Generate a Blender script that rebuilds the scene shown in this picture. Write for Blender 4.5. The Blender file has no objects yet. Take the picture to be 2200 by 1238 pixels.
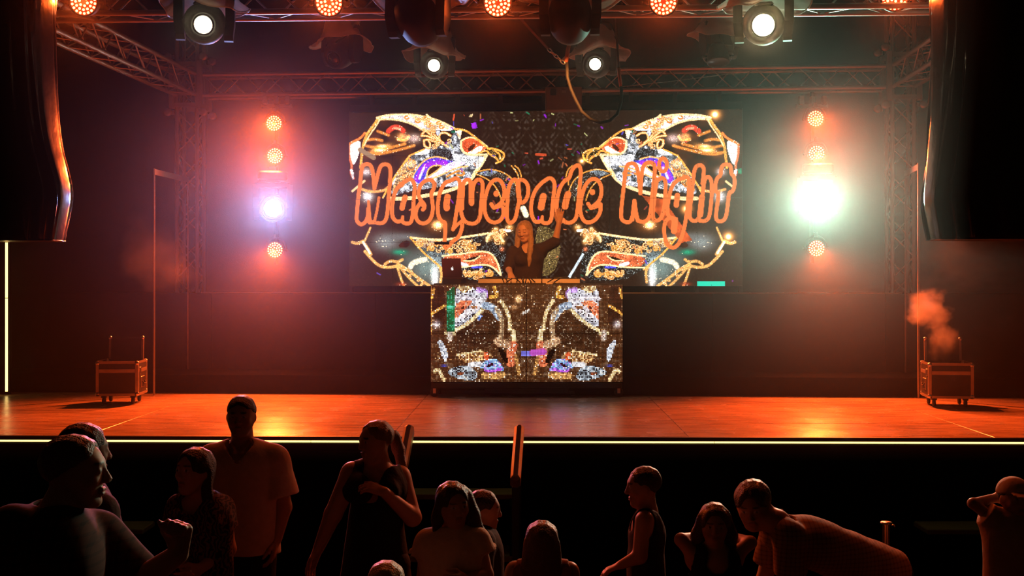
import bpy, math, random
import numpy as np
from mathutils import Vector, Matrix, Quaternion

# ------------------------------------------------------------------ camera, world, exposure
scene = bpy.context.scene
COL = scene.collection
F_PX, HOR, CAM_Z = 2472.0, 600.0, 2.43      # focal length in pixels, horizon row, eye height (2200 x 1238 frame)
cam_d = bpy.data.cameras.new('camera')
cam_d.sensor_fit = 'HORIZONTAL'; cam_d.sensor_width = 36.0
cam_d.lens = F_PX / 2200.0 * 36.0
cam_d.shift_y = -(619.0 - HOR) / 2200.0
cam_d.clip_end = 200
cam = bpy.data.objects.new('camera', cam_d)
COL.objects.link(cam)
cam.location = (0, 0, CAM_Z); cam.rotation_euler = (math.pi / 2, 0, 0)
scene.camera = cam

world = bpy.data.worlds.new('night'); scene.world = world
world.use_nodes = True
_bg = world.node_tree.nodes['Background']
_bg.inputs[0].default_value = (1.0, 0.42, 0.16, 1)      # dim warm glow of the open night venue
_bg.inputs[1].default_value = 0.005

vs = scene.view_settings
vs.view_transform = 'Standard'; vs.look = 'None'; vs.exposure = 0.0; vs.gamma = 1.0
vs.use_curve_mapping = False
scene.cycles.max_bounces = 5
scene.cycles.diffuse_bounces = 2
scene.cycles.glossy_bounces = 2
scene.cycles.transparent_max_bounces = 12
scene.cycles.volume_bounces = 0
scene.cycles.sample_clamp_indirect = 4.0
scene.cycles.sample_clamp_direct = 0.0
scene.cycles.volume_step_rate = 2.0
scene.cycles.volume_max_steps = 64
scene.cycles.use_adaptive_sampling = True
scene.cycles.adaptive_threshold = 0.05

HAZE_DENSITY = 0.0072
PW_PAR_COL, PW_PAR_FRONT = 880.0, 78.0        # watts of the red wash lamps (columns, front truss)
PW_BEAM_L, PW_BEAM_R = 540.0, 1000.0          # the two big beam lamps upstage
PW_STAGE = 440.0                             # orange lamps on the front truss turned to the stage
RED = (1.0, 0.105, 0.014)
ORANGE = (1.0, 0.30, 0.06)
STAGE_Z = 1.2
random.seed(7); rng = np.random.default_rng(7)

def P(px, py, d):
    """Point at depth d (metres in front of the eye) that shows at the photo's pixel px, py."""
    return Vector(((px - 1100.0) / F_PX * d, d, CAM_Z - (py - HOR) / F_PX * d))
def V(*a): return Vector(a)

# ------------------------------------------------------------------ materials
MATS = {}
def principled(name, col, rough=0.5, metal=0.0, spec=0.5, noise=0.0, nscale=20.0, bump=0.0, bscale=60.0, coat=0.0, attr=None):
    if name in MATS: return MATS[name]
    m = bpy.data.materials.new(name); m.use_nodes = True
    nt = m.node_tree; b = nt.nodes['Principled BSDF']
    b.inputs['Base Color'].default_value = (*col, 1)
    b.inputs['Roughness'].default_value = rough
    b.inputs['Metallic'].default_value = metal
    b.inputs['Specular IOR Level'].default_value = spec
    b.inputs['Coat Weight'].default_value = coat
    tc = nt.nodes.new('ShaderNodeTexCoord')
    src = None
    if attr:
        a = nt.nodes.new('ShaderNodeAttribute'); a.attribute_name = attr; src = a.outputs['Color']
        nt.links.new(src, b.inputs['Base Color'])
    if noise > 0:
        n = nt.nodes.new('ShaderNodeTexNoise'); n.inputs['Scale'].default_value = nscale; n.inputs['Detail'].default_value = 4
        nt.links.new(tc.outputs['Object'], n.inputs['Vector'])
        mr = nt.nodes.new('ShaderNodeMapRange'); mr.inputs['To Min'].default_value = 1 - noise; mr.inputs['To Max'].default_value = 1 + noise
        nt.links.new(n.outputs['Fac'], mr.inputs['Value'])
        mx = nt.nodes.new('ShaderNodeMix'); mx.data_type = 'RGBA'; mx.blend_type = 'MULTIPLY'; mx.inputs[0].default_value = 1
        mx.inputs[6].default_value = (*col, 1)
        if src: nt.links.new(src, mx.inputs[6])
        nt.links.new(mr.outputs[0], mx.inputs[7]); nt.links.new(mx.outputs[2], b.inputs['Base Color'])
    if bump > 0:
        n2 = nt.nodes.new('ShaderNodeTexNoise'); n2.inputs['Scale'].default_value = bscale; n2.inputs['Detail'].default_value = 3
        nt.links.new(tc.outputs['Object'], n2.inputs['Vector'])
        bp = nt.nodes.new('ShaderNodeBump'); bp.inputs['Strength'].default_value = bump; bp.inputs['Distance'].default_value = 0.01
        nt.links.new(n2.outputs['Fac'], bp.inputs['Height']); nt.links.new(bp.outputs[0], b.inputs['Normal'])
    MATS[name] = m
    return m

def emission(name, col, strength, sampled=False):
    if name in MATS: return MATS[name]
    m = bpy.data.materials.new(name); m.use_nodes = True
    nt = m.node_tree; nt.nodes.remove(nt.nodes['Principled BSDF'])
    e = nt.nodes.new('ShaderNodeEmission'); e.inputs[0].default_value = (*col, 1); e.inputs[1].default_value = strength
    nt.links.new(e.outputs[0], nt.nodes['Material Output'].inputs[0])
    m.cycles.emission_sampling = 'AUTO' if sampled else 'NONE'
    MATS[name] = m
    return m

def screen_mat(name, strength):
    m = bpy.data.materials.new(name); m.use_nodes = True
    nt = m.node_tree; nt.nodes.remove(nt.nodes['Principled BSDF'])
    a = nt.nodes.new('ShaderNodeAttribute'); a.attribute_name = 'led'
    e = nt.nodes.new('ShaderNodeEmission'); e.inputs[1].default_value = strength
    nt.links.new(a.outputs['Color'], e.inputs[0])
    nt.links.new(e.outputs[0], nt.nodes['Material Output'].inputs[0])
    m.cycles.emission_sampling = 'NONE'
    return m

def plastic_film(name, col, see=0.4, rough=0.25):
    if name in MATS: return MATS[name]
    m = bpy.data.materials.new(name); m.use_nodes = True
    nt = m.node_tree; nt.nodes.remove(nt.nodes['Principled BSDF'])
    tr = nt.nodes.new('ShaderNodeBsdfTransparent'); tr.inputs[0].default_value = (0.95, 0.93, 0.9, 1)
    di = nt.nodes.new('ShaderNodeBsdfDiffuse'); di.inputs[0].default_value = (*col, 1)
    tl = nt.nodes.new('ShaderNodeBsdfTranslucent'); tl.inputs[0].default_value = (*col, 1)
    gl = nt.nodes.new('ShaderNodeBsdfGlossy'); gl.inputs[1].default_value = rough; gl.inputs[0].default_value = (0.8, 0.8, 0.8, 1)
    nz = nt.nodes.new('ShaderNodeTexNoise'); nz.inputs['Scale'].default_value = 14; nz.inputs['Detail'].default_value = 3
    bp = nt.nodes.new('ShaderNodeBump'); bp.inputs['Strength'].default_value = 0.6; bp.inputs['Distance'].default_value = 0.02
    nt.links.new(nz.outputs['Fac'], bp.inputs['Height'])
    for s in (di, gl): nt.links.new(bp.outputs[0], s.inputs['Normal'])
    m1 = nt.nodes.new('ShaderNodeMixShader'); m1.inputs[0].default_value = 0.5
    nt.links.new(di.outputs[0], m1.inputs[1]); nt.links.new(tl.outputs[0], m1.inputs[2])
    m2 = nt.nodes.new('ShaderNodeMixShader'); m2.inputs[0].default_value = 0.15
    nt.links.new(m1.outputs[0], m2.inputs[1]); nt.links.new(gl.outputs[0], m2.inputs[2])
    m3 = nt.nodes.new('ShaderNodeMixShader'); m3.inputs[0].default_value = see
    nt.links.new(m2.outputs[0], m3.inputs[1]); nt.links.new(tr.outputs[0], m3.inputs[2])
    nt.links.new(m3.outputs[0], nt.nodes['Material Output'].inputs[0])
    MATS[name] = m
    return m

ALU = principled('aluminium tube', (0.50, 0.47, 0.44), 0.45, 0.7, noise=0.12, nscale=9)
BLACK_METAL = principled('black painted metal', (0.022, 0.021, 0.020), 0.5, 0.0, 0.4, noise=0.3, nscale=30)
BLACK_CLOTH = principled('black stage cloth', (0.004, 0.004, 0.004), 1.0, 0, 0.0, noise=0.25, nscale=3, bump=0.15, bscale=90)
BLACK_PAINT = principled('black painted board', (0.006, 0.0055, 0.005), 0.9, 0, 0.03, noise=0.3, nscale=5)
STEEL = principled('bright steel', (0.6, 0.58, 0.55), 0.28, 1.0, noise=0.1)
RUBBER = principled('black rubber', (0.015, 0.015, 0.015), 0.7, noise=0.2)
CABLE = principled('black cable', (0.008, 0.007, 0.007), 0.75, noise=0.2)
FILM = plastic_film('clear rain cover film', (0.72, 0.62, 0.52), 0.22)

# ------------------------------------------------------------------ mesh helpers
def perp(d):
    d = d.normalized()
    a = Vector((0, 0, 1)) if abs(d.z) < 0.9 else Vector((1, 0, 0))
    u = d.cross(a).normalized()
    return u, d.cross(u).normalized()

class MB:
    def __init__(s): s.v = []; s.f = []; s.sm = []
    def _add(s, vs_, fs, smooth=False):
        o = len(s.v)
        s.v += [tuple(v) for v in vs_]
        s.f += [tuple(i + o for i in f) for f in fs]
        s.sm += [smooth] * len(fs)
        return s
    def box(s, c, size, R=None, bevel=0.0):
        c = Vector(c); hx, hy, hz = size[0] / 2, size[1] / 2, size[2] / 2
        R = R or Matrix.Identity(3)
        if bevel <= 0:
            vv = [c + R @ Vector((x, y, z)) for x in (-hx, hx) for y in (-hy, hy) for z in (-hz, hz)]
            return s._add(vv, [(0, 1, 3, 2), (4, 6, 7, 5), (0, 4, 5, 1), (2, 3, 7, 6), (0, 2, 6, 4), (1, 5, 7, 3)])
        b = min(bevel, hx * .9, hy * .9, hz * .9)
        ring = lambda z, i: [Vector((sx * (hx - (b if k else i) ), sy * (hy - (i if k else b)), z)) for sx, sy, k in
                             ((1, -1, 0), (1, 1, 0), (1, 1, 1), (-1, 1, 1), (-1, 1, 0), (-1, -1, 0), (-1, -1, 1), (1, -1, 1))]
        rings = [[Vector((v.x * (1 - b / hx), v.y * (1 - b / hy), -hz)) for v in ring(0, 0)], ring(-hz + b, 0), ring(hz - b, 0),
                 [Vector((v.x * (1 - b / hx), v.y * (1 - b / hy), hz)) for v in ring(0, 0)]]
        vv = [c + R @ v for r in rings for v in r]
        fs = [tuple(reversed(range(8))), tuple(range(24, 32))]
        for k in range(3):
            for i in range(8):
                j = (i + 1) % 8
                fs.append((k * 8 + i, k * 8 + j, k * 8 + 8 + j, k * 8 + 8 + i))
        return s._add(vv, fs)
    def tube(s, a, b, ra, rb=None, n=10, cap=True):
        a, b = Vector(a), Vector(b); rb = ra if rb is None else rb
        u, w = perp(b - a)
        vv = []
        for p, r in ((a, ra), (b, rb)):
            for i in range(n):
                t = 2 * math.pi * i / n
                vv.append(p + u * (r * math.cos(t)) + w * (r * math.sin(t)))
        s._add(vv, [(i, (i + 1) % n, n + (i + 1) % n, n + i) for i in range(n)], True)
        if cap:
            s._add(vv[:n], [tuple(reversed(range(n)))]); s._add(vv[n:], [tuple(range(n))])
        return s
    def path(s, pts, r, n=8, closed=False):
        pts = [Vector(p) for p in pts]; N = len(pts); vv = []
        pu = None
        for i, p in enumerate(pts):
            d = (pts[(i + 1) % N] - pts[i - 1]) if closed else (pts[min(i + 1, N - 1)] - pts[max(i - 1, 0)])
            u, w = perp(d)
            if pu is not None:
                u = (pu - d.normalized() * pu.dot(d.normalized()))
                u = u.normalized() if u.length > 1e-6 else perp(d)[0]
                w = d.normalized().cross(u)
            pu = u
            rr = r[i] if isinstance(r, (list, tuple)) else r
            for k in range(n):
                t = 2 * math.pi * k / n
                vv.append(p + u * (rr * math.cos(t)) + w * (rr * math.sin(t)))
        fs = []
        for i in range(N if closed else N - 1):
            j = (i + 1) % N
            for k in range(n):
                l = (k + 1) % n
                fs.append((i * n + k, i * n + l, j * n + l, j * n + k))
        if not closed:
            fs.append(tuple(reversed(range(n)))); fs.append(tuple(range((N - 1) * n, N * n)))
        return s._add(vv, fs, True)
    def lathe(s, prof, c=(0, 0, 0), axis=(0, 0, 1), n=24, rip=None, smooth=True):
        """prof: list of (radius, height along the axis)"""
        c = Vector(c); ax = Vector(axis).normalized(); u, w = perp(ax); vv = []
        for (r, h) in prof:
            for i in range(n):
                t = 2 * math.pi * i / n
                q = rip(r, h, t) if rip else (r, h)
                vv.append(c + ax * q[1] + u * (q[0] * math.cos(t)) + w * (q[0] * math.sin(t)))
        fs = []
        for k in range(len(prof) - 1):
            for i in range(n):
                j = (i + 1) % n
                fs.append((k * n + i, k * n + j, k * n + n + j, k * n + n + i))
        s._add(vv, fs, smooth)
        if prof[0][0] > 1e-4 and not rip: s._add(vv[:n], [tuple(reversed(range(n)))])
        if prof[-1][0] > 1e-4 and not rip: s._add(vv[-n:], [tuple(range(n))])
        return s
    def grid(s, fn, nu, nv, smooth=True):
        vv = [fn(i / nu, j / nv) for j in range(nv + 1) for i in range(nu + 1)]
        fs = [(j * (nu + 1) + i, j * (nu + 1) + i + 1, (j + 1) * (nu + 1) + i + 1, (j + 1) * (nu + 1) + i) for j in range(nv) for i in range(nu)]
        return s._add(vv, fs, smooth)
    def mesh(s, name, off=None):
        m = bpy.data.meshes.new(name)
        o = Vector(off) if off is not None else Vector((0, 0, 0))
        m.from_pydata([tuple(Vector(v) - o) for v in s.v], [], s.f)
        m.polygons.foreach_set('use_smooth', s.sm)
        m.update()
        return m

def link(name, mesh, mat=None, parent=None, M=None):
    o = bpy.data.objects.new(name, mesh); COL.objects.link(o)
    if mat is not None and mesh is not None and len(mesh.materials) == 0: mesh.materials.append(mat)
    if parent is not None: o.parent = parent
    if M is not None: o.matrix_basis = M
    return o
def tag(o, label=None, cat=None, group=None, kind=None):
    if label: o['label'] = label
    if cat: o['category'] = cat
    if group: o['group'] = group
    if kind: o['kind'] = kind
    return o
def thing(name, label, cat, loc=(0, 0, 0), R=None, group=None, kind=None):
    e = bpy.data.objects.new(name, None); COL.objects.link(e); e.empty_display_size = 0.1
    M = Matrix.Translation(Vector(loc))
    if R is not None: M = M @ R.to_4x4()
    e.matrix_basis = M
    return tag(e, label, cat, group, kind)
def part(root, name, mb, mat, world=True, label=None, kind=None):
    """a mesh part under a thing; world coordinates are moved into the thing's frame (things placed without rotation)"""
    off = Vector((0, 0, 0))
    if world:
        p = root
        while p is not None: off += p.matrix_basis.translation; p = p.parent
    o = link(name, mb.mesh(name, off), mat, root)
    if label: o['label'] = label
    if kind: o['kind'] = kind
    return o
def single(name, mb, mat, label, cat, base=None, group=None, kind=None):
    o = link(name, mb.mesh(name, base), mat)
    if base is not None: o.location = base
    return tag(o, label, cat, group, kind)
def struct(name, mb, mat, base=None, label=None):
    return single(name, mb, mat, label, None, base, None, 'structure')
def lamp_light(parent, kind, energy, col, loc, aim=None, size=0.05, angle=100, blend=0.6):
    l = bpy.data.lights.new('lamp_light', kind); l.energy = energy; l.color = col
    l.shadow_soft_size = size
    if kind == 'SPOT': l.spot_size = math.radians(angle); l.spot_blend = blend
    o = bpy.data.objects.new('lamp_light', l); COL.objects.link(o)
    o.parent = parent; o.location = loc
    if aim is not None: o.rotation_euler = Vector(aim).to_track_quat('-Z', 'Y').to_euler()
    return o
def frame_to(aim, up=(0, 0, 1)):
    """rotation whose local -Y points along aim and local Z stays up"""
    y = -Vector(aim).normalized(); z = Vector(up)
    x = y.cross(z).normalized(); z = x.cross(y).normalized()
    return Matrix((x, y, z)).transposed()
# ------------------------------------------------------------------ the place: ground, stage, walls
def wood_floor_mat():
    m = bpy.data.materials.new('worn stage boards'); m.use_nodes = True
    nt = m.node_tree; b = nt.nodes['Principled BSDF']
    tc = nt.nodes.new('ShaderNodeTexCoord'); mp = nt.nodes.new('ShaderNodeMapping')
    mp.inputs['Scale'].default_value = (0.9, 30, 1)
    nt.links.new(tc.outputs['Object'], mp.inputs['Vector'])
    n = nt.nodes.new('ShaderNodeTexNoise'); n.inputs['Scale'].default_value = 2.2; n.inputs['Detail'].default_value = 7; n.inputs['Roughness'].default_value = 0.65
    n.inputs['Distortion'].default_value = 0.8
    nt.links.new(mp.outputs[0], n.inputs['Vector'])
    cr = nt.nodes.new('ShaderNodeValToRGB')
    e = cr.color_ramp.elements
    e[0].position = 0.36; e[0].color = (0.12, 0.055, 0.03, 1)
    e[1].position = 0.56; e[1].color = (0.62, 0.44, 0.28, 1)
    nt.links.new(n.outputs['Fac'], cr.inputs[0])
    nt.links.new(cr.outputs[0], b.inputs['Base Color'])
    n2 = nt.nodes.new('ShaderNodeTexNoise'); n2.inputs['Scale'].default_value = 3; n2.inputs['Detail'].default_value = 5
    nt.links.new(tc.outputs['Object'], n2.inputs['Vector'])
    mr = nt.nodes.new('ShaderNodeMapRange'); mr.inputs['To Min'].default_value = 0.17; mr.inputs['To Max'].default_value = 0.34
    nt.links.new(n2.outputs['Fac'], mr.inputs['Value']); nt.links.new(mr.outputs[0], b.inputs['Roughness'])
    b.inputs['Specular IOR Level'].default_value = 0.55
    bp = nt.nodes.new('ShaderNodeBump'); bp.inputs['Strength'].default_value = 0.12; bp.inputs['Distance'].default_value = 0.006
    nt.links.new(n.outputs['Fac'], bp.inputs['Height']); nt.links.new(bp.outputs[0], b.inputs['Normal'])
    return m
FLOOR_WOOD = wood_floor_mat()
GROUND = principled('dark paving', (0.03, 0.027, 0.025), 0.8, noise=0.4, nscale=2, bump=0.3, bscale=25)

struct('floor', MB().box((0, 6.5, -0.05), (30, 23, 0.1)), GROUND, label='dark paved ground of the audience area')
struct('wall_back', MB().box((0, 15.2, 4.5), (26, 0.2, 9)), BLACK_CLOTH, label='black cloth wall behind the stage')
struct('wall_left', MB().box((-8.2, 12.1, 4.5), (0.2, 6, 9)), BLACK_CLOTH, label='black side wall of the stage')
struct('wall_right', MB().box((8.2, 12.1, 4.5), (0.2, 6, 9)), BLACK_CLOTH, label='black side wall of the stage')
struct('ceiling', MB().box((0, 12.0, 8.95), (16.6, 6.4, 0.1)), BLACK_CLOTH, label='black roof over the stage')

# stage deck: sheets laid with open joints on a black frame. The front edge runs a little nearer on the right.
ANG = math.atan2(-0.13, 8.0)
RS = Matrix.Rotation(ANG, 3, 'Z')
S0 = V(0, 9.0, STAGE_Z)
def SP(x, y, z=0.0):                 # stage coordinates: x along the front edge, y upstage, z above the deck
    return S0 + RS @ V(x, y, z)
deck = thing('stage_floor', 'worn wooden stage floor of wide sheets, lit red', None, (0, 9.0, STAGE_Z), RS, kind='structure')
core = MB().box((0, 2.95, -0.055), (15.8, 5.8, 0.05))
link('deck_frame', core.mesh('deck_frame'), BLACK_PAINT, deck)
cols = [-7.9, -5.75, -3.35, -0.95, 1.38, 3.75, 6.15, 7.9]
rows = [0.0, 0.84, 1.67, 2.5, 3.33, 4.16, 5.0]
for j in range(len(rows) - 1):
    for i in range(len(cols) - 1):
        w, d = cols[i + 1] - cols[i] - 0.005, rows[j + 1] - rows[j] - 0.005
        mb = MB().box((0, 0, 0), (w, d, 0.03), bevel=0.002)
        o = link('deck_sheet', mb.mesh('deck_sheet'), FLOOR_WOOD, deck)
        o.location = ((cols[i] + cols[i + 1]) / 2, (rows[j] + rows[j + 1]) / 2, -0.015 - random.random() * 0.0012)
# front fascia with black nosing and a lit channel below it
fas = thing('stage_front', 'black front face of the stage under the lit edge', None, (0, 9.0, 0), RS, kind='structure')
link('fascia_board', MB().box((0, 0.10, 0.53), (15.8, 0.04, 1.06)).mesh('fascia_board'), BLACK_PAINT, fas)
link('nosing', MB().box((0, -0.01, STAGE_Z - 0.013), (15.8, 0.05, 0.024), bevel=0.004).mesh('nosing'), BLACK_METAL, fas)
link('channel', MB().box((0, 0.03, STAGE_Z - 0.031), (15.8, 0.05, 0.012)).mesh('channel'),
     principled('brown timber edge', (0.20, 0.13, 0.07), 0.6, noise=0.3, nscale=8), fas)
WARM_STRIP = emission('warm strip', (1.0, 0.72, 0.22), 2.3, True)
st = thing('led_strip', 'thin warm white light strip running along the stage front edge', 'light strip', (0, 9.0, STAGE_Z), RS)
for i in range(5):
    link('strip_segment', MB().box((-6.32 + 3.16 * i, 0.012, -0.043), (3.155, 0.012, 0.017)).mesh('strip_segment'), WARM_STRIP, st)
link('strip_clip', MB().box((0, 0.030, -0.050), (15.8, 0.02, 0.03)).mesh('strip_clip'), BLACK_METAL, st)

# vertical light strip on the side wall
b0 = P(14, 848, 12.25)
st2 = thing('led_strip', 'thin warm white light strip standing upright from the stage floor', 'light strip', (b0.x, b0.y, STAGE_Z))
for i in range(4):
    part(st2, 'strip_segment', MB().box((b0.x, b0.y, STAGE_Z + 0.03 + 0.5 + 1.0 * i), (0.022, 0.012, 0.992)), emission('upright strip', (1.0, 0.66, 0.20), 3.2, True))
part(st2, 'backing_batten', MB().box((b0.x, b0.y + 0.03, STAGE_Z + 2.05), (0.06, 0.04, 4.1)), BLACK_PAINT)

# upstage: low black riser, tall black platform with a thin metal trim
RB = Matrix.Rotation(math.atan2(-0.06, 1.0), 3, 'Z')       # the back of the stage is turned slightly against the front
def BP(x, y, z):  return V(0.36, 13.225, STAGE_Z) + RB @ V(x, y, z)   # back coordinates, origin on the deck below the middle of the big screen
riser = thing('upstage_riser', 'low black carpeted riser along the back of the stage', None, BP(0, 0, 0), RB, kind='structure')
link('riser_body', MB().box((0.1, -0.64, 0.1), (12.6, 0.74, 0.198)).mesh('riser_body'), BLACK_CLOTH, riser)
plat = thing('upstage_platform', 'tall black platform below the video wall', None, BP(0, 0, 0), RB, kind='structure')
for i in range(6):
    link('platform_panel', MB().box((-4.75 + 1.9 * i, 0.30, 0.535), (1.896, 1.10, 1.07), bevel=0.003).mesh('platform_panel'), BLACK_PAINT, plat)
link('edge_trim', MB().box((0.03, -0.255, 1.075), (7.9, 0.012, 0.012)).mesh('edge_trim'), STEEL, plat)
for x in (2.55, 2.72, 2.9, 3.02, 3.2, 3.45, -2.95, 3.62, 2.35):
    single('bolt_head', MB().lathe([(0.0, 0.0), (0.012, 0.0), (0.010, 0.008), (0.0, 0.010)], BP(x, -0.1 + 0.1 * random.random(), 1.0705), n=10), STEEL,
           'tiny bright bolt head on top of the black platform', 'bolt', group='bolt heads on the platform')

# side flats: metal edged black frames beside the towers
def wing_flat(xa, ya_top, da, xb, yb_top, db, label):
    a, b = P(xa, ya_top, da), P(xb, yb_top, db)
    t = thing('portal_frame', label, 'frame', (a.x, a.y, STAGE_Z))
    d = (b - a); d.z = 0; n = V(-d.y, d.x, 0).normalized()
    part(t, 'post', MB().box((a.x, a.y, (a.z + STAGE_Z) / 2), (0.016, 0.016, a.z - STAGE_Z)), ALU)
    part(t, 'post', MB().box((b.x, b.y, (b.z + STAGE_Z) / 2), (0.016, 0.016, b.z - STAGE_Z)), ALU)
    top = min(a.z, b.z) - 0.04
    q = Matrix((d.normalized(), n, V(0, 0, 1))).transposed()
    part(t, 'top_rail', MB().box(((a.x + b.x) / 2, (a.y + b.y) / 2, top + 0.01), (d.length, 0.016, 0.06), q), ALU)
    return t
wing_flat(331, 362, 12.2, 404, 381, 13.2, 'open thin metal portal frame in front of the tower by the blue-white lamps')
wing_flat(1973, 350, 11.9, 1945, 368, 12.7, 'open thin metal portal frame standing at the smoking case')

# stairs from the audience to the stage, with two wooden handrails
WOODRAIL = principled('varnished rail wood', (0.26, 0.14, 0.07), 0.45, noise=0.3, nscale=12)
sx0, sx1 = P(889, 1000, 9.0).x, P(1101, 1000, 9.0).x
stairs = thing('stage_stairs', 'short dark flight of steps up to the stage between two wooden handrails', 'stairs', ((sx0 + sx1) / 2, 8.6, 0))
STEPW = principled('olive painted tread', (0.13, 0.11, 0.06), 0.6, noise=0.3, nscale=10)
for z, y0, y1 in ((0.79, 8.77, 9.02), (0.40, 8.42, 8.77)):
    part(stairs, 'tread', MB().box(((sx0 + sx1) / 2, (y0 + y1) / 2, z - 0.02), (sx1 - sx0, y1 - y0 + 0.02, 0.04), bevel=0.004), STEPW)
    part(stairs, 'step_riser', MB().box(((sx0 + sx1) / 2, y0 + 0.03, (z - 0.04) / 2), (sx1 - sx0 - 0.02, 0.02, z - 0.045)), BLACK_PAINT)
for s in (sx0, sx1):
    part(stairs, 'stringer', MB().box((s, 8.72, 0.38), (0.04, 0.58, 0.76)), BLACK_PAINT)
def handrail(ptop, pbot, dtop, dbot, label):
    a, b = P(*ptop, dtop), P(*pbot, dbot)
    t = thing('handrail', label, 'handrail', (b.x, b.y, 0), group='handrails of the stage stairs')
    ax = (b - a).normalized(); xx = V(1, 0, 0); xx = (xx - ax * xx.dot(ax)).normalized(); zz = xx.cross(ax)
    Rm = Matrix((xx, ax, zz)).transposed()
    part(t, 'rail', MB().box((a + b) / 2, (0.075, (b - a).length, 0.11), Rm, bevel=0.02), WOODRAIL)
    part(t, 'post', MB().box((b.x, b.y + 0.05, (b.z - 0.03) / 2), (0.05, 0.05, b.z - 0.03)), BLACK_METAL)
    m_ = a + (b - a) * 0.25
    part(t, 'post', MB().box((m_.x, m_.y, (m_.z - 0.03) / 2), (0.04, 0.04, m_.z - 0.03)), BLACK_METAL)
handrail((1116, 921), (1107, 1040), 8.92, 8.40, 'wooden handrail of the steps standing free in front of the stage')
handrail((880, 921), (857, 1040), 8.92, 8.40, 'wooden handrail of the steps behind the ponytailed woman')

# low benches against the stage
def bench(x0, x1, label):
    t = thing('bench', label, 'bench', ((x0 + x1) / 2, 8.85, 0), group='low benches against the stage')
    part(t, 'seat_board', MB().box(((x0 + x1) / 2, 8.85, 0.517), (x1 - x0, 0.30, 0.04), bevel=0.006), STEPW)
    for x in (x0 + 0.07, x1 - 0.07):
        part(t, 'side_panel', MB().box((x, 8.86, 0.248), (0.12, 0.26, 0.494)), BLACK_PAINT)
    part(t, 'apron', MB().box(((x0 + x1) / 2, 8.75, 0.445), (x1 - x0 - 0.27, 0.02, 0.10)), BLACK_PAINT)
bench(-4.4, P(320, 1120, 8.85).x, 'low dark bench against the stage behind the man in the checked shirt')
bench(P(1977, 1120, 8.85).x, 4.7, 'low dark bench against the stage beside the boy in the cap')

# slim post with a flat round cap in the audience
pp = P(1904, 1122, 7.0)
post = thing('stanchion', 'slim metal post with flat round cap beyond the bending man', 'post', (pp.x, pp.y, 0))
part(post, 'foot_plate', MB().lathe([(0.0, 0), (0.15, 0), (0.15, 0.01), (0.03, 0.02), (0.0, 0.02)], (pp.x, pp.y, 0)), STEEL)
part(post, 'pole', MB().tube((pp.x, pp.y, 0.02), (pp.x, pp.y, pp.z - 0.012), 0.022, n=16), STEEL)
part(post, 'cap_disc', MB().lathe([(0.0, 0), (0.034, 0.0), (0.036, 0.006), (0.034, 0.012), (0.0, 0.012)], (pp.x, pp.y, pp.z - 0.012)), STEEL)
part(post, 'hook', MB().path([pp + V(0.03, 0, -0.02), pp + V(0.05, 0, -0.018), pp + V(0.052, 0, -0.03)], 0.005), STEEL)
# ------------------------------------------------------------------ truss
_BR = {}
def brace_mesh(L):
    k = round(L, 3)
    if k not in _BR:
        m = MB().tube((0, 0, -L / 2), (0, 0, L / 2), 0.0085, n=6, cap=False).mesh('brace'); m.materials.append(ALU); _BR[k] = m
    return _BR[k]
def truss(a, b, label, group=None, w=0.24, name='truss', side=None, step=0.25, chord_r=0.025):
    """square truss; a, b are the ends of its middle line"""
    a, b = Vector(a), Vector(b); ax = (b - a); Lt = ax.length; ax.normalize()
    if side is None:
        side = ax.cross(V(0, 0, 1)); side = side.normalized() if side.length > .1 else V(1, 0, 0)
    side = (side - ax * side.dot(ax)).normalized()
    up = side.cross(ax).normalized()
    t = thing(name, label, 'truss', a, group=group)
    cs = [side * sx * w / 2 + up * su * w / 2 for sx, su in ((-1, -1), (1, -1), (1, 1), (-1, 1))]
    for c in cs:
        part(t, 'chord', MB().tube(a + c, b + c, chord_r, n=12), ALU)
    n = max(2, int(round(Lt / step))); st = Lt / n
    Lb = math.hypot(w, st); me = brace_mesh(Lb)
    for k in range(4):
        c0, c1 = cs[k], cs[(k + 1) % 4]
        for i in range(n):
            p, q = (c0, c1) if (i + k) % 2 == 0 else (c1, c0)
            A = a + p + ax * st * i; B = a + q + ax * st * (i + 1)
            d = (B - A).normalized()
            o = link('brace', me, None, t)
            o.matrix_basis = Matrix.Translation((A + B) / 2 - a) @ d.to_track_quat('Z', 'Y').to_matrix().to_4x4()
        for e in (0, Lt):
            A = a + c0 + ax * e; B = a + c1 + ax * e
            o = link('end_brace', brace_mesh(w), None, t)
            o.matrix_basis = Matrix.Translation((A + B) / 2 - a) @ (B - A).normalized().to_track_quat('Z', 'Y').to_matrix().to_4x4()
    return t

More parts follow.
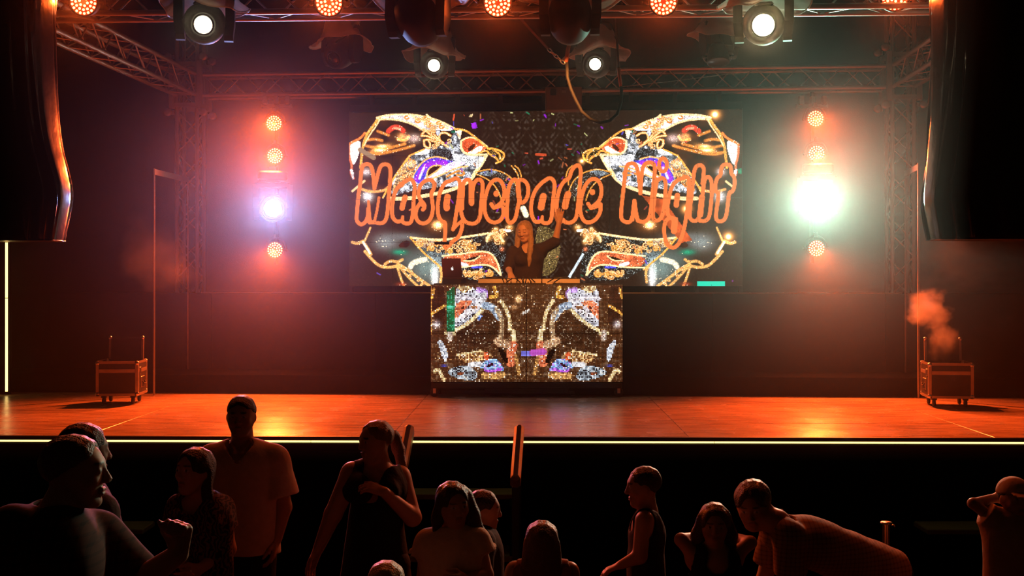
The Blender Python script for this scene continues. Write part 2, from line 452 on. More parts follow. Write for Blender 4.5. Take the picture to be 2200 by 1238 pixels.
CL, CR = V(-3.80, 13.60, CAM_Z + 2.275), V(4.42, 13.10, CAM_Z + 2.29)      # upstage corners (middle line)
FL, FR = V(-4.09, 9.45, CAM_Z + 2.27), V(4.16, 9.20, CAM_Z + 2.29)         # downstage corners
dirb = (CR - CL).normalized()
truss(CL + dirb * 0.18, CR - dirb * 0.18, 'long aluminium truss spanning above the big video screen', 'roof trusses')
truss(FL + (FR - FL).normalized() * .15, FR - (FR - FL).normalized() * .15, 'long aluminium truss across the top front carrying red lamps', 'roof trusses')
for c, f, lb in ((CL, FL, 'aluminium side truss running toward the audience above the upright light strip'),
                 (CR, FR, 'aluminium side truss running toward the audience above the smoking case')):
    d = (f - c).normalized()
    truss(c + d * 0.18, f - d * 0.18, lb, 'roof trusses')
for c, lb in ((CL, 'aluminium truss tower standing behind the blue-white lamp column'), (CR, 'aluminium truss tower standing behind the green-white lamp column')):
    base = V(c.x, c.y, STAGE_Z)
    truss(base + V(0, 0, 0.02), base + V(0, 0, 5.4), lb, 'truss towers', name='truss_tower', side=dirb)
    # sleeve block that carries the roof, with its guide rollers
    t = thing('sleeve_block', 'metal sleeve block with rollers on ' + ('the tower behind the blue-white lamps' if c is CL else 'the tower behind the green-white lamps'), 'sleeve block',
              c - V(0, 0, 0.30), group='sleeve blocks')
    q = Matrix((dirb, V(-dirb.y, dirb.x, 0), V(0, 0, 1))).transposed()
    for sx in (-1, 1):
        for sy in (-1, 1):
            part(t, 'corner_plate', MB().box(c + q @ V(sx * 0.165, sy * 0.165, 0), (0.06, 0.06, 0.56), q, bevel=0.006), ALU)
    for sz in (-0.24, 0.24):
        for sx in (-1, 1):
            part(t, 'cross_bar', MB().box(c + q @ V(0, sx * 0.165, sz), (0.28, 0.03, 0.05), q), ALU)
            part(t, 'cross_bar', MB().box(c + q @ V(sx * 0.165, 0, sz), (0.03, 0.28, 0.05), q), ALU)
            for sy in (-1, 1):
                cc = c + q @ V(sx * 0.21, sy * 0.165, sz * 1.35)
                part(t, 'roller', MB().lathe([(0.015, -0.02), (0.045, -0.02), (0.045, 0.02), (0.015, 0.02)], cc, q @ V(0, 1, 0), n=16), ALU)
                part(t, 'roller_bracket', MB().box(cc + q @ V(-sx * 0.03, 0.03, 0), (0.07, 0.012, 0.05), q), ALU)

# overhead pipe that carries the four rear moving heads
pipe_a, pipe_b = V(-3.4, 11.75, CAM_Z + 2.92), V(3.4, 11.55, CAM_Z + 2.92)
single('overhead_pipe', MB().tube(pipe_a, pipe_b, 0.025, n=12), BLACK_METAL, 'black pipe across the stage above the rear rain covers', 'pipe')

# ------------------------------------------------------------------ red wash lamps
LED_DOT = emission('red led lens', (1.0, 0.27, 0.085), 9.0)
LED_PLATE = emission('red lit lens plate', (1.0, 0.04, 0.006), 0.8)
_PM = {}
def par_meshes():
    if _PM: return _PM
    R = 0.098
    _PM['housing'] = MB().lathe([(0.0, 0.17), (0.06, 0.17), (0.085, 0.13), (R + 0.006, 0.05), (R + 0.012, 0.0), (R + 0.012, -0.022), (R + 0.004, -0.022), (R + 0.002, -0.006), (0.0, -0.004)], (0, 0, 0), (0, 1, 0), 28).mesh('housing')
    _PM['plate'] = MB().lathe([(0.0, -0.0055), (R, -0.0055), (R, -0.0075), (0.0, -0.0075)], (0, 0, 0), (0, 1, 0), 28).mesh('lens_plate')
    d = MB()
    for n, r in ((6, 0.030), (12, 0.058), (18, 0.085)):
        for i in range(n):
            t = 2 * math.pi * i / n + n
            d.lathe([(0.0100, 0.0), (0.0088, -0.004), (0.005, -0.006), (0.0, -0.0065)], (r * math.cos(t), -0.008, r * math.sin(t)), (0, 1, 0), 10)
    _PM['dots'] = d.mesh('led_cluster')
    arc = [V((R + 0.035) * math.cos(t), 0.04 + 0.0, (R + 0.055) * math.sin(t)) for t in [math.pi * k / 12 for k in range(13)]]
    _PM['yoke'] = MB().path([V(-(R + 0.035), 0.04, -0.02)] + [V(-p.x, p.y, p.z) for p in arc] + [V(R + 0.035, 0.04, -0.02)], 0.012, 8).mesh('yoke')
    _PM['knob'] = MB().tube((R + 0.008, 0.04, 0), (R + 0.055, 0.04, 0), 0.016, n=10).tube((-R - 0.008, 0.04, 0), (-R - 0.055, 0.04, 0), 0.016, n=10).mesh('pivot_knob')
    _PM['clamp'] = MB().box((0, 0.04, R + 0.075), (0.05, 0.06, 0.06), bevel=0.01).mesh('clamp')
    for k, m in (('housing', BLACK_METAL), ('plate', LED_PLATE), ('dots', LED_DOT), ('yoke', BLACK_METAL), ('knob', BLACK_METAL), ('clamp', BLACK_METAL)):
        _PM[k].materials.append(m)
    return _PM
def par_lamp(pos, aim, label, group, watts, spread=115, lit_aim=None, scale=1.0):
    R = frame_to(aim)
    t = thing('par_lamp', label, 'stage lamp', pos, R * scale if scale != 1 else R, group)
    m = par_meshes()
    link('housing', m['housing'], None, t); link('lens_plate', m['plate'], None, t)
    o = link('led_cluster', m['dots'], None, t); o['kind'] = 'stuff'; o['label'] = 'rings of glowing red led lenses'
    link('yoke', m['yoke'], None, t); link('pivot_knob', m['knob'], None, t); link('clamp', m['clamp'], None, t)
    la = R.transposed() @ Vector(lit_aim or aim)
    lamp_light(t, 'SPOT', watts, RED, (0, -0.05, 0), la, 0.011, spread, 1.0)
    return t
ordn = ['leftmost', 'second from the left', 'middle', 'second from the right', 'rightmost']
for i, (px, py) in enumerate(((180, 4), (707, 6), (1069, 7), (1425, 4), (1922, -6))):
    par_lamp(P(px, py, 9.12), (0.02 * (2 - i), -1, -0.16), 'glowing red wash lamp on the front truss, %s of five' % ordn[i],
             'red lamps on the front truss', PW_PAR_FRONT, 120, (0.0, -1, -0.30), 1.06)

# lamp columns left and right of the screen: three red lamps and one big beam each, hung on a pole under the truss
def column(x, ys, yb, d, who, beam_col, beam_w, rb):
    top = P(x, 203, d); bot = P(x, ys[-1] + 22, d)
    t = thing('lamp_pole', 'thin black pole hanging from the truss behind the %s lamps' % who, 'pole', top)
    part(t, 'pipe', MB().tube(top + V(0, 0.16, 0.05), bot + V(0, 0.16, -0.05), 0.024, n=12), BLACK_METAL)
    for dx in (-0.13, 0.0, 0.13):
        part(t, 'hook_clamp', MB().box(top + V(dx, 0.12, -0.05), (0.05, 0.09, 0.10), bevel=0.008), ALU)
    part(t, 'spreader_bar', MB().box(top + V(0, 0.16, -0.11), (0.36, 0.05, 0.04)), BLACK_METAL)
    names = ('topmost', 'second', 'lowest')
    for k, y in enumerate(ys):
        par_lamp(P(x + (2 if k else 0), y, d), (-0.03 if x < 1100 else -.05, -1, -0.04), 'glowing red wash lamp, %s on the pole with the %s beam' % (names[k], who),
                 'red lamps on the side poles', PW_PAR_COL, 92, (0.0, -1, -0.78 if x < 1100 else -0.88), 0.92)
    return t
column(589, (265, 335, 537), 450, 13.3, 'blue-white', (0.5, 0.7, 1.0), PW_BEAM_L, 0.1)
column(1752, (255, 330, 534), 435, 12.95, 'green-white', (0.8, 1.0, 0.85), PW_BEAM_R, 0.1)

# ------------------------------------------------------------------ moving heads
def cover_mesh(seed, r0=0.30, h=0.34, tilt=0.0):
    rs = random.Random(seed)
    ph = [rs.random() * 6.28 for _ in range(4)]
    def rip(r, hh, t):
        k = max(0.0, -hh / h)
        rr = r * (1 + k * (0.10 * math.cos(2 * t + ph[0]) + 0.045 * math.sin(5 * t + ph[1]) + 0.02 * math.sin(11 * t + ph[2])))
        return rr, hh + k * k * (0.035 * math.cos(2 * t + ph[0] + 0.5) + 0.015 * math.sin(6 * t + ph[3]))
    prof = [(0.03, 0.0), (0.10, -0.008), (0.16, -0.03), (0.19, -0.09), (0.205, -0.16), (0.225, -0.22), (0.26, -0.28), (r0, -h), (r0 * 1.005, -h - 0.006)]
    return MB().lathe(prof, (0, 0, 0), (0, 0, 1), 48, rip)
BODY = principled('black lamp housing', (0.016, 0.014, 0.012), 0.6, 0, 0.3, noise=0.25, nscale=40)
GLASS_DARK = principled('dark lens glass', (0.03, 0.03, 0.035), 0.08, 0, 0.8, noise=0.1)
def moving_head(head_c, aim, label, lens_mat=None, lens_r=0.075, s=1.0, seed=1, cover=True, light=None, hang=True, cover_r=0.33, fins=False, cover_drop=0.0, cover_off=(0, 0), rod_to=None, light_up=0.0):
    """a head hung upside down: base on top, yoke arms down both sides, barrel between them. head_c = middle of the barrel"""
    t = thing('moving_head', label, 'stage lamp', head_c, group='moving head lamps')
    aim = Vector(aim).normalized()
    flat = Vector((aim.x, aim.y, 0)); flat = flat.normalized() if flat.length > 0.05 else V(0, -1, 0)
    Ry = frame_to(flat); Rh = frame_to(aim)
    C = Vector(head_c)
    def W(v): return C + Ry @ (Vector(v) * s)
    def Hh(v): return C + Rh @ (Vector(v) * s)
    part(t, 'base', MB().box(W((0, 0, 0.37)), (0.34 * s, 0.26 * s, 0.11 * s), Ry, bevel=0.02 * s), BODY)
    part(t, 'clamp', MB().box(W((0, 0, 0.45)), (0.10 * s, 0.06 * s, 0.07 * s), Ry, bevel=0.008), BLACK_METAL)
    part(t, 'swivel', MB().tube(W((0, 0, 0.30)), W((0, 0, 0.33)), 0.09 * s, n=20), BODY)
    part(t, 'yoke_bridge', MB().box(W((0, 0, 0.265)), (0.40 * s, 0.12 * s, 0.06 * s), Ry, bevel=0.012 * s), BODY)
    for sx in (-1, 1):
        mb = MB()
        prof = [(0.0, 0.27, .085), (0.0, 0.12, .08), (0.0, 0.0, .09), (0.0, -0.10, .06), (0.0, -0.135, .03)]
        vv = []
        for (xx, zz, hw) in prof:
            for (dx, dy) in ((-0.034, -hw), (0.034, -hw), (0.034, hw), (-0.034, hw)):
                vv.append(W((sx * 0.192 + dx - sx * (0.012 if zz < -.09 else 0), dy, zz)))
        fs = [(3, 2, 1, 0), (16, 17, 18, 19)]
        for k in range(4):
            for i in range(4):
                j = (i + 1) % 4
                fs.append((k * 4 + i, k * 4 + j, k * 4 + 4 + j, k * 4 + 4 + i))
        mb._add(vv, fs)
        part(t, 'yoke_arm', mb, BODY)
    ax = Rh @ V(0, 1, 0)
    brl = part(t, 'barrel', MB().lathe([(0.0, 0.19 * s), (0.09 * s, 0.185 * s), (0.14 * s, 0.14 * s), (0.158 * s, 0.05 * s), (0.160 * s, -0.05 * s), (0.15 * s, -0.12 * s), (0.125 * s, -0.18 * s), (0.096 * s, -0.186 * s), (0.090 * s, -0.165 * s), (0.0, -0.165 * s)], C, ax, 28), BODY)
    part(t, 'barrel_shell', MB().box(Hh((0, -0.02, 0.152)), (0.15 * s, 0.22 * s, 0.03 * s), Rh, bevel=0.012 * s), BODY)
    part(t, 'lens', MB().lathe([(lens_r * s, -0.163 * s), (lens_r * s * 0.93, -0.176 * s), (lens_r * s * 0.6, -0.184 * s), (0.0, -0.187 * s)], C, ax, 28), lens_mat or GLASS_DARK)
    part(t, 'lens_ring', MB().path([C + Rh @ V(math.cos(a) * (lens_r + .006) * s, -0.178 * s, math.sin(a) * (lens_r + .006) * s) for a in [2 * math.pi * k / 28 for k in range(28)]], 0.008 * s, 6, True), BLACK_METAL)
    if rod_to is not None:
        part(t, 'hanging_rod', MB().tube(W((0, 0, 0.46)), V(W((0, 0, 0)).x, W((0, 0, 0)).y, rod_to), 0.02, n=10), BLACK_METAL)
    if fins:
        for k in range(9):
            x = (-0.08 + 0.02 * k)
            part(t, 'cooling_fin', MB().box(Hh((x, 0.15, 0.08)), (0.008 * s, 0.07 * s, 0.16 * s), Rh), BODY)
    if cover:
        cv = cover_mesh(seed, cover_r)
        cv.v = [tuple(W((v[0] + cover_off[0], v[1] + cover_off[1], v[2] + 0.47 - cover_drop))) for v in cv.v]
        part(t, 'rain_cover', cv, FILM, label='crumpled clear plastic rain cover')
        rim = cv.v[7 * 48:8 * 48]
        part(t, 'cover_hem', MB().path([Vector(p) for p in rim], 0.006 * s, 6, True), FILM)
    if light:
        w, col, ang = light
        lamp_light(t, 'SPOT', w, col, aim * (0.20 * s), aim + V(0, 0, light_up), 0.06 * s, ang, 0.7)
    return t
LENS_WARM = emission('warm white lens', (1.0, 0.86, 0.58), 6.0)
LENS_HOT = emission('hot white lens', (1.0, 0.80, 0.45), 30.0)
LENS_BLUE = emission('blue white lens', (0.75, 0.95, 1.0), 60.0)
LENS_GREEN = emission('green white lens', (0.85, 1.0, 0.88), 90.0)
def cam_dir(p): return (V(0, 0, CAM_Z) - p).normalized()

# front truss
pA = P(440, 50, 8.85); pF = P(1640, 52, 8.80)
moving_head(pA, (cam_dir(pA) + V(-0.07, 0, -0.06)), 'lit moving head lamp hanging above the side truss on the front truss', LENS_WARM, 0.068, 1.0, 3, cover_drop=0.03, light=(14, (1, .8, .5), 40))
moving_head(pF, cam_dir(pF) + V(0.0, 0, -0.04), 'brightest yellow-white moving head lamp on the front truss', LENS_HOT, 0.082, 1.0, 5, light=(80, (1, .72, .34), 70), cover_drop=0.0)
pB = P(898, 40, 8.85); pD = P(1225, 36, 8.85)
dj_at = V(0.15, 12.7, 2.7)
moving_head(pB, (dj_at - pB), 'dark moving head turned to the stage on the front truss, above another lit head', None, 0.075, 1.05, 8, light=(PW_STAGE, ORANGE, 38), fins=True, cover_r=0.36)
moving_head(pD, (dj_at + V(0.5, 0, 0) - pD), 'dark moving head turned to the stage on the front truss, above the hanging cable', None, 0.075, 1.05, 11, light=(PW_STAGE, ORANGE, 38), fins=True, cover_r=0.36)
# rear row under the overhead pipe
pC = P(934, 138, 11.6); pE = P(1282, 136, 11.55); pG = P(735, 112, 11.6); pH = P(1545, 100, 11.5)
moving_head(pC, cam_dir(pC) + V(-0.05, 0, -0.08), 'lit moving head with bell shaped rain cover above the middle of the screen', LENS_WARM, 0.066, 0.92, 21, light=(10, (1, .8, .5), 40), cover_drop=0.05, cover_r=0.35, rod_to=CAM_Z + 2.92)
moving_head(pE, cam_dir(pE) + V(-0.10, 0, -0.06), 'lit moving head under a rain cover beside the hanging cable loop', LENS_WARM, 0.064, 0.92, 24, light=(10, (1, .8, .5), 40), cover_drop=0.05, cover_r=0.35, rod_to=CAM_Z + 2.92)
moving_head(pG, (-0.45, -0.75, -0.55), 'unlit moving head pointing down sideways under a dim rain cover', None, 0.066, 0.92, 27, cover_drop=0.05, cover_r=0.36, rod_to=CAM_Z + 2.92)
moving_head(pH, (0.2, -0.5, -0.9), 'unlit moving head in shadow beside the brightest lamp', None, 0.066, 0.85, 30, cover_drop=0.02, cover_r=0.33, rod_to=CAM_Z + 2.92)
# big beams of the two columns
pL = P(586, 448, 13.28); pR = P(1757, 434, 12.93)
moving_head(pL, cam_dir(pL), 'blazing blue-white beam lamp between the red lamps', LENS_BLUE, 0.13, 1.0, 41, cover=False, light=(PW_BEAM_L, (0.32, 0.44, 1.0), 54), light_up=0.12)
moving_head(pR, cam_dir(pR), 'blazing green-white beam lamp between the red lamps', LENS_GREEN, 0.125, 1.0, 43, cover=False, light=(PW_BEAM_R, (0.50, 1.0, 0.72), 56), light_up=0.14)

# unlit round led lamp below the rear shadowed head
t = thing('par_lamp', 'unlit wash lamp facing down behind the brightest lamp', 'stage lamp', P(1543, 130, 11.2), frame_to((0, -0.25, -1), (0, 1, 0)), 'red lamps on the front truss')
for k in ('housing', 'yoke', 'knob', 'clamp'): link({'housing': 'housing', 'yoke': 'yoke', 'knob': 'pivot_knob', 'clamp': 'clamp'}[k], par_meshes()[k], None, t)

# chain, strap, hanging cable with sleeves, guy wire, control box
ch = thing('hoist_chain', 'slanting strap and chain holding the cable under the front truss', 'chain', P(1105, 20, 9.5))
part(ch, 'strap', MB().box((P(1105, 25, 9.5) + P(1178, 105, 9.7)) / 2, (0.035, 0.006, (P(1105, 25, 9.5) - P(1178, 105, 9.7)).length), (P(1178, 105, 9.7) - P(1105, 25, 9.5)).to_track_quat('Z', 'Y').to_matrix()),
     principled('dark webbing', (0.10, 0.06, 0.04), 0.8, noise=0.3))
a0, a1 = P(1178, 105, 9.7), P(1212, 136, 9.75)
for k in range(5):
    c = a0.lerp(a1, (k + .5) / 5); d = (a1 - a0).normalized(); u, w = perp(d); u = u if k % 2 else w
    part(ch, 'chain_link', MB().path([c + d * (0.026 * math.cos(q)) + u * (0.013 * math.sin(q)) for q in [2 * math.pi * j / 12 for j in range(12)]], 0.0045, 6, True), STEEL)
cb = thing('hanging_cable', 'thick black cable hanging in a loop with red sleeves at both ends', 'cable', P(1295, 265, 9.8))
pts = [(1218, 133), (1219, 165), (1226, 190), (1237, 215), (1250, 240), (1268, 256), (1290, 264), (1310, 260), (1326, 245), (1334, 220), (1335, 196), (1334, 182)]
part(cb, 'cable', MB().path([P(x, y, 9.8) for x, y in pts], 0.014, 10), CABLE)
SLEEVE = principled('orange cable sleeve', (0.55, 0.16, 0.06), 0.5, noise=0.2)
part(cb, 'sleeve', MB().path([P(1225, 86, 9.8), P(1220, 108, 9.8), P(1216, 134, 9.8)], 0.018, 10), SLEEVE)
part(cb, 'sleeve', MB().path([P(1329, 146, 9.8), P(1331, 165, 9.8), P(1334, 186, 9.8)], 0.015, 10), SLEEVE)
part(cb, 'cable_top', MB().path([P(1228, 10, 9.65), P(1228, 50, 9.75), P(1225, 86, 9.8)], 0.014, 10), CABLE)
part(cb, 'cable_top', MB().path([P(1322, 20, 9.65), P(1326, 90, 9.75), P(1329, 146, 9.8)], 0.010, 10), CABLE)
single('guy_wire', MB().path([P(1338, 186, 9.8), P(1430, 176, 10.4), P(1560, 160, 11.4), P(1660, 152, 12.4)], 0.003, 6), ALU, 'thin steel wire stretched from the cable loop toward the truss', 'wire')
bx = P(1211, 214, 12.95)
box = thing('control_box', 'plain grey control box mounted above the middle of the screen', 'control box', bx - V(0, 0, 0.13))
GREYBOX = principled('grey enamel', (0.20, 0.18, 0.15), 0.5, noise=0.15)
part(box, 'case', MB().box(bx, (0.41, 0.16, 0.27), RB, bevel=0.008), GREYBOX)
part(box, 'door_seam', MB().box(bx + V(0.0, -0.085, 0), (0.39, 0.006, 0.255), RB, bevel=0.002), GREYBOX)
part(box, 'socket', MB().box(bx + V(-0.12, -0.093, 0.065), (0.065, 0.012, 0.065), RB, bevel=0.004), BLACK_METAL)
part(box, 'mounting_arm', MB().box(bx + V(0.0, 0.14, 0.16), (0.06, 0.30, 0.05), RB).box(bx + V(0, .27, .22), (.06, .04, .16), RB), BLACK_METAL)
part(box, 'rating_plate', MB().box(bx + V(0.0, -0.091, 0.075), (0.05, 0.004, 0.03), RB), ALU)
part(box, 'rating_plate', MB().box(bx + V(0.125, -0.091, 0.075), (0.06, 0.004, 0.016), RB), ALU)
# ------------------------------------------------------------------ what the two screens show (a flat picture, painted cell by cell)
def seg_dist(X, Y, a, b):
    ax, ay = a; bx_, by = b; dx, dy = bx_ - ax, by - ay; L = dx * dx + dy * dy + 1e-9
    t = np.clip(((X - ax) * dx + (Y - ay) * dy) / L, 0, 1)
    return np.hypot(X - ax - t * dx, Y - ay - t * dy)
def smooth_pts(p, it=2, closed=False):
    p = [tuple(q) for q in p]
    for _ in range(it):
        n = len(p); o = [] if closed else [p[0]]
        for i in range(n if closed else n - 1):
            a, b = p[i], p[(i + 1) % n]
            o += [(a[0] * .75 + b[0] * .25, a[1] * .75 + b[1] * .25), (a[0] * .25 + b[0] * .75, a[1] * .25 + b[1] * .75)]
        if not closed: o.append(p[-1])
        p = o
    return p
class Paint:
    def __init__(s, X, Y, base):
        s.X, s.Y = X, Y; s.C = np.empty(X.shape + (3,)); s.C[:] = base
        s.r = np.random.default_rng(3)
    def blend(s, a, col, mode='mix'):
        a = a[..., None]; col = np.asarray(col, float)
        s.C = s.C * (1 - a) + col * a if mode == 'mix' else s.C + a * col
    def box(s, pts, pad):
        p = np.array(pts); return p[:, 0].min() - pad, p[:, 0].max() + pad, p[:, 1].min() - pad, p[:, 1].max() + pad
    def stroke(s, pts, hw, col, soft=0.9, smooth=2, closed=False, amt=1.0, mirror=None, sparkle=0.0, mode='mix'):
        X = s.X if mirror is None else mirror
        if smooth: pts = smooth_pts(pts, smooth, closed)
        d = np.full(X.shape, 1e9)
        if closed: pts = list(pts) + [pts[0]]
        x0, x1, y0, y1 = s.box(pts, hw + soft * 3 + 2)
        m = (X > x0) & (X < x1) & (s.Y > y0) & (s.Y < y1)
        if not m.any(): return
        xx, yy = X[m], s.Y[m]; dd = np.full(xx.shape, 1e9)
        for a, b in zip(pts[:-1], pts[1:]): np.minimum(dd, seg_dist(xx, yy, a, b), out=dd)
        al = np.clip((hw + soft - dd) / soft, 0, 1) * amt
        if sparkle: al = al * np.clip(1 - sparkle + 2 * sparkle * s.r.random(al.shape), 0, 1)
        A = np.zeros(X.shape); A[m] = al
        s.blend(A, col, mode)
    def inside(s, pts, X):
        r = np.zeros(X.shape, bool); n = len(pts)
        for i in range(n):
            (ax, ay), (bx_, by) = pts[i], pts[(i + 1) % n]
            if ay == by: continue
            c = ((ay > s.Y) != (by > s.Y)) & (X < (bx_ - ax) * (s.Y - ay) / (by - ay) + ax)
            r ^= c
        return r
    def fill(s, pts, col, mirror=None, speck=0.0, speck_col=None, amt=1.0, smooth=1, shade=0.25, sc=9.0):
        X = s.X if mirror is None else mirror
        if smooth: pts = smooth_pts(pts, smooth, True)
        a = s.inside(pts, X).astype(float) * amt
        nz = 1 + shade * 2 * (vnoise(X, s.Y, sc, 5) - .5)
        s.blend(a, np.asarray(col)[None, None, :] * nz[..., None])
        if speck:
            k = (s.r.random(X.shape) < speck) * a
            s.blend(k * 0.85, speck_col if speck_col is not None else (0.04, 0.03, 0.03))
    def blob(s, c, rx, ry, col, amt=1.0, mirror=None, pw=1.0, mode='add', ang=0):
        X = s.X if mirror is None else mirror
        dx, dy = X - c[0], s.Y - c[1]; ca, sa = math.cos(ang), math.sin(ang)
        q = ((dx * ca + dy * sa) / rx) ** 2 + ((-dx * sa + dy * ca) / ry) ** 2
        s.blend(np.exp(-q * pw) * amt, col, mode)
def vnoise(X, Y, sc, seed):
    r = np.random.default_rng(seed); T = r.random((64, 64))
    x, y = X / sc, Y / sc; i, j = np.floor(x).astype(int), np.floor(y).astype(int); fx, fy = x - i, y - j
    fx, fy = fx * fx * (3 - 2 * fx), fy * fy * (3 - 2 * fy)
    g = lambda a, b: T[(j + b) % 64, (i + a) % 64]
    return (g(0, 0) * (1 - fx) + g(1, 0) * fx) * (1 - fy) + (g(0, 1) * (1 - fx) + g(1, 1) * fx) * fy
def mapz(ox, oy, sc): return lambda *pts: [(ox + x / sc, oy + y / sc) for x, y in pts]
GOLD, GOLDW, WHITE, BROWN, DARK = (1.0, 0.66, 0.28), (1.05, 0.88, 0.62), (0.95, 0.93, 0.95), (0.42, 0.22, 0.09), (0.12, 0.07, 0.045)
GREY, PURPLE, REDO, BLUE = (0.62, 0.64, 0.67), (0.60, 0.16, 0.86), (0.90, 0.34, 0.20), (0.22, 0.27, 0.78)

def paint_wall(X, Y):
    p = Paint(X, Y, (0.17, 0.10, 0.065))
    MX = 1168.0
    M = np.where(X > MX, 2 * MX - X, X)            # the picture is mirrored about its middle
    # damask wallpaper
    cx = np.abs(((M - 1168) / 74.0 + 0.5) % 1 - 0.5) * 74; cy = (Y - 250) % 96 - 48
    orn = np.sin(cx * 0.34 + 2.2 * np.sin(cy * 0.14)) * np.cos(cy * 0.21 + 1.8 * np.cos(cx * 0.17)) + 0.35 * np.sin(cx * 0.7) * np.sin(cy * 0.6)
    a = np.clip(orn * 1.2 - 0.1, 0, 1) * np.clip((M - 960) / 120, 0.15, 1) * (0.5 + 0.8 * vnoise(X, Y, 3, 2))
    p.blend(np.clip(a, 0, 1) * 0.55, (0.38, 0.34, 0.31))
    p.blend(np.clip((p.r.random(X.shape) - 0.9) * 6, 0, 1) * 0.35, (0.40, 0.34, 0.27))
    Z = mapz(745, 235, 5.116); B = mapz(745, 425, 5.116)
    m = dict(mirror=M)
    # --- upper mask: dark reflecting bowl
    p.fill(Z((340, 100), (620, 120), (850, 230), (840, 420), (690, 510), (560, 680), (430, 900), (200, 950), (150, 700), (180, 400), (260, 220)), (0.23, 0.12, 0.06), **m, shade=0.5, sc=14)
    p.blob(Z((380, 430))[0], 24, 7, (1.1, 0.75, 0.4), 1.0, M, ang=-0.35)
    p.blob(Z((380, 430))[0], 10, 6, (1.2, 1.1, 0.9), 1.0, M)
    for q in (((170, 470), (330, 500), (520, 460), (740, 400)), ((230, 340), (300, 325), (390, 345)), ((340, 240), (460, 285)), ((200, 400), (420, 440), (640, 380)), ((560, 330), (640, 350), (680, 300))):
        p.stroke(Z(*q), 1.6, (0.95, 0.55, 0.22), 3, **m, amt=0.85)
    p.blob(Z((740, 320))[0], 16, 11, (0.6, 0.58, 0.62), 0.9, M); p.blob(Z((600, 300))[0], 11, 9, (0.9, 0.6, 0.35), .8, M)
    p.stroke(Z((460, 240), (510, 195), (570, 195), (620, 235)), 4.5, (0.85, 0.25, 0.17), 2, **m)
    p.stroke(Z((520, 205), (580, 215)), 1.5, (1, .6, .45), 2, **m)
    p.blob(Z((215, 690))[0], 12, 10, (0.75, 0.75, 0.8), 0.9, M); p.blob(Z((230, 960))[0], 14, 13, (0.85, 0.9, 0.95), 0.9, M)
    p.stroke(Z((170, 880), (260, 910), (400, 900), (450, 860)), 1.8, (0.95, 0.62, 0.35), 2, **m)
    # left rim and white side
    p.fill(Z((20, 400), (60, 370), (150, 335), (150, 430), (110, 560), (65, 625), (30, 520)), (1.0, 0.95, 0.92), **m, shade=0.1)
    p.stroke(Z((20, 390), (60, 360), (150, 320), (200, 260)), 2.0, (1.0, 0.50, 0.22), 1.2, **m, sparkle=0.3)
    p.stroke(Z((22, 400), (25, 520), (60, 620), (40, 700), (75, 760)), 1.6, (0.95, 0.42, 0.25), 1.5, **m)
    p.stroke(Z((345, 100), (300, 170), (220, 270), (175, 400), (150, 640)), 2.2, GOLD, 1.2, **m, sparkle=0.35)
    p.stroke(Z((365, 110), (320, 190), (245, 290), (190, 400)), 1.0, GOLDW, 1, **m)
    p.fill(Z((30, 640), (80, 680), (75, 790), (50, 740)), (0.8, 0.75, 0.75), **m)
    # white brow band
    p.fill(Z((330, 92), (450, 60), (700, 52), (900, 88), (1050, 140), (1190, 215), (1120, 240), (1000, 230), (860, 235), (760, 175), (620, 122), (480, 105)), (0.90, 0.86, 0.88), speck=0.06, speck_col=(0.55, 0.35, 0.2), **m, shade=0.3)
    for q in (((330, 92), (450, 60), (700, 52), (900, 88), (1050, 140), (1190, 215)), ((350, 108), (480, 106), (620, 124), (760, 178), (860, 240)), ((690, 60), (860, 150), (1000, 160), (1110, 210)), ((880, 60), (960, 130))):
        p.stroke(Z(*q), 1.7, GOLDW, 1.2, **m, sparkle=0.3)
    for c in ((780, 130), (860, 100), (940, 190), (1010, 150), (900, 150), (1040, 195), (660, 90)):
        z = Z(c)[0]; p.stroke([(z[0] + 5 * math.cos(t), z[1] + 3.2 * math.sin(t)) for t in np.linspace(0, 5, 8)], 1.2, (0.85, 0.5, 0.22), 1, **m)
    # body of the mask: glittering grey
    body = Z((690, 505), (850, 440), (930, 400), (1110, 400), (1180, 230), (1260, 250), (1250, 420), (1300, 505), (1530, 505), (1410, 705), (1300, 780), (1050, 850), (700, 900), (480, 960), (490, 800), (560, 680))
    p.fill(body, (0.62, 0.63, 0.66), speck=0.22, **m, shade=0.7, sc=6)
    p.fill(Z((1120, 480), (1300, 505), (1530, 505), (1440, 640), (1300, 590), (1180, 560)), (0.88, 0.88, 0.9), speck=0.10, **m)
    p.fill(Z((840, 440), (930, 420), (900, 500), (720, 505)), (0.92, 0.9, 0.9), **m)
    p.fill(Z((930, 430), (1130, 430), (1180, 560), (960, 530)), (0.16, 0.14, 0.14), speck=0.18, speck_col=(.5, .52, .55), **m)
    p.stroke(Z((1530, 505), (1480, 600), (1410, 700)), 3.2, GOLDW, 1.5, **m)
    p.fill(Z((1430, 540), (1530, 515), (1420, 690)), (1, 0.97, 0.93), **m)
    # curls of the cheek border
    p.fill(Z((560, 690), (700, 540), (760, 560), (720, 760), (600, 860), (500, 900)), (0.45, 0.36, 0.28), speck=0.3, speck_col=(0.85, 0.7, 0.5), **m)
    for c, r in (((690, 560), 9), ((700, 620), 12), ((640, 740), 11), ((590, 820), 8)):
        z = Z(c)[0]; p.stroke([(z[0] + r * (1 - k * .11) * math.cos(k * .9), z[1] + r * (1 - k * .11) * math.sin(k * .9)) for k in range(9)], 1.2, (0.80, 0.45, 0.18), 1, **m)
    p.blob(Z((690, 600))[0], 12, 7, (0.7, 0.72, 0.75), .7, M)
    p.stroke(Z((690, 510), (560, 690), (490, 800), (400, 970)), 1.6, GOLD, 1, **m)
    p.stroke(Z((850, 440), (690, 510)), 1.2, GOLD, 1, **m)
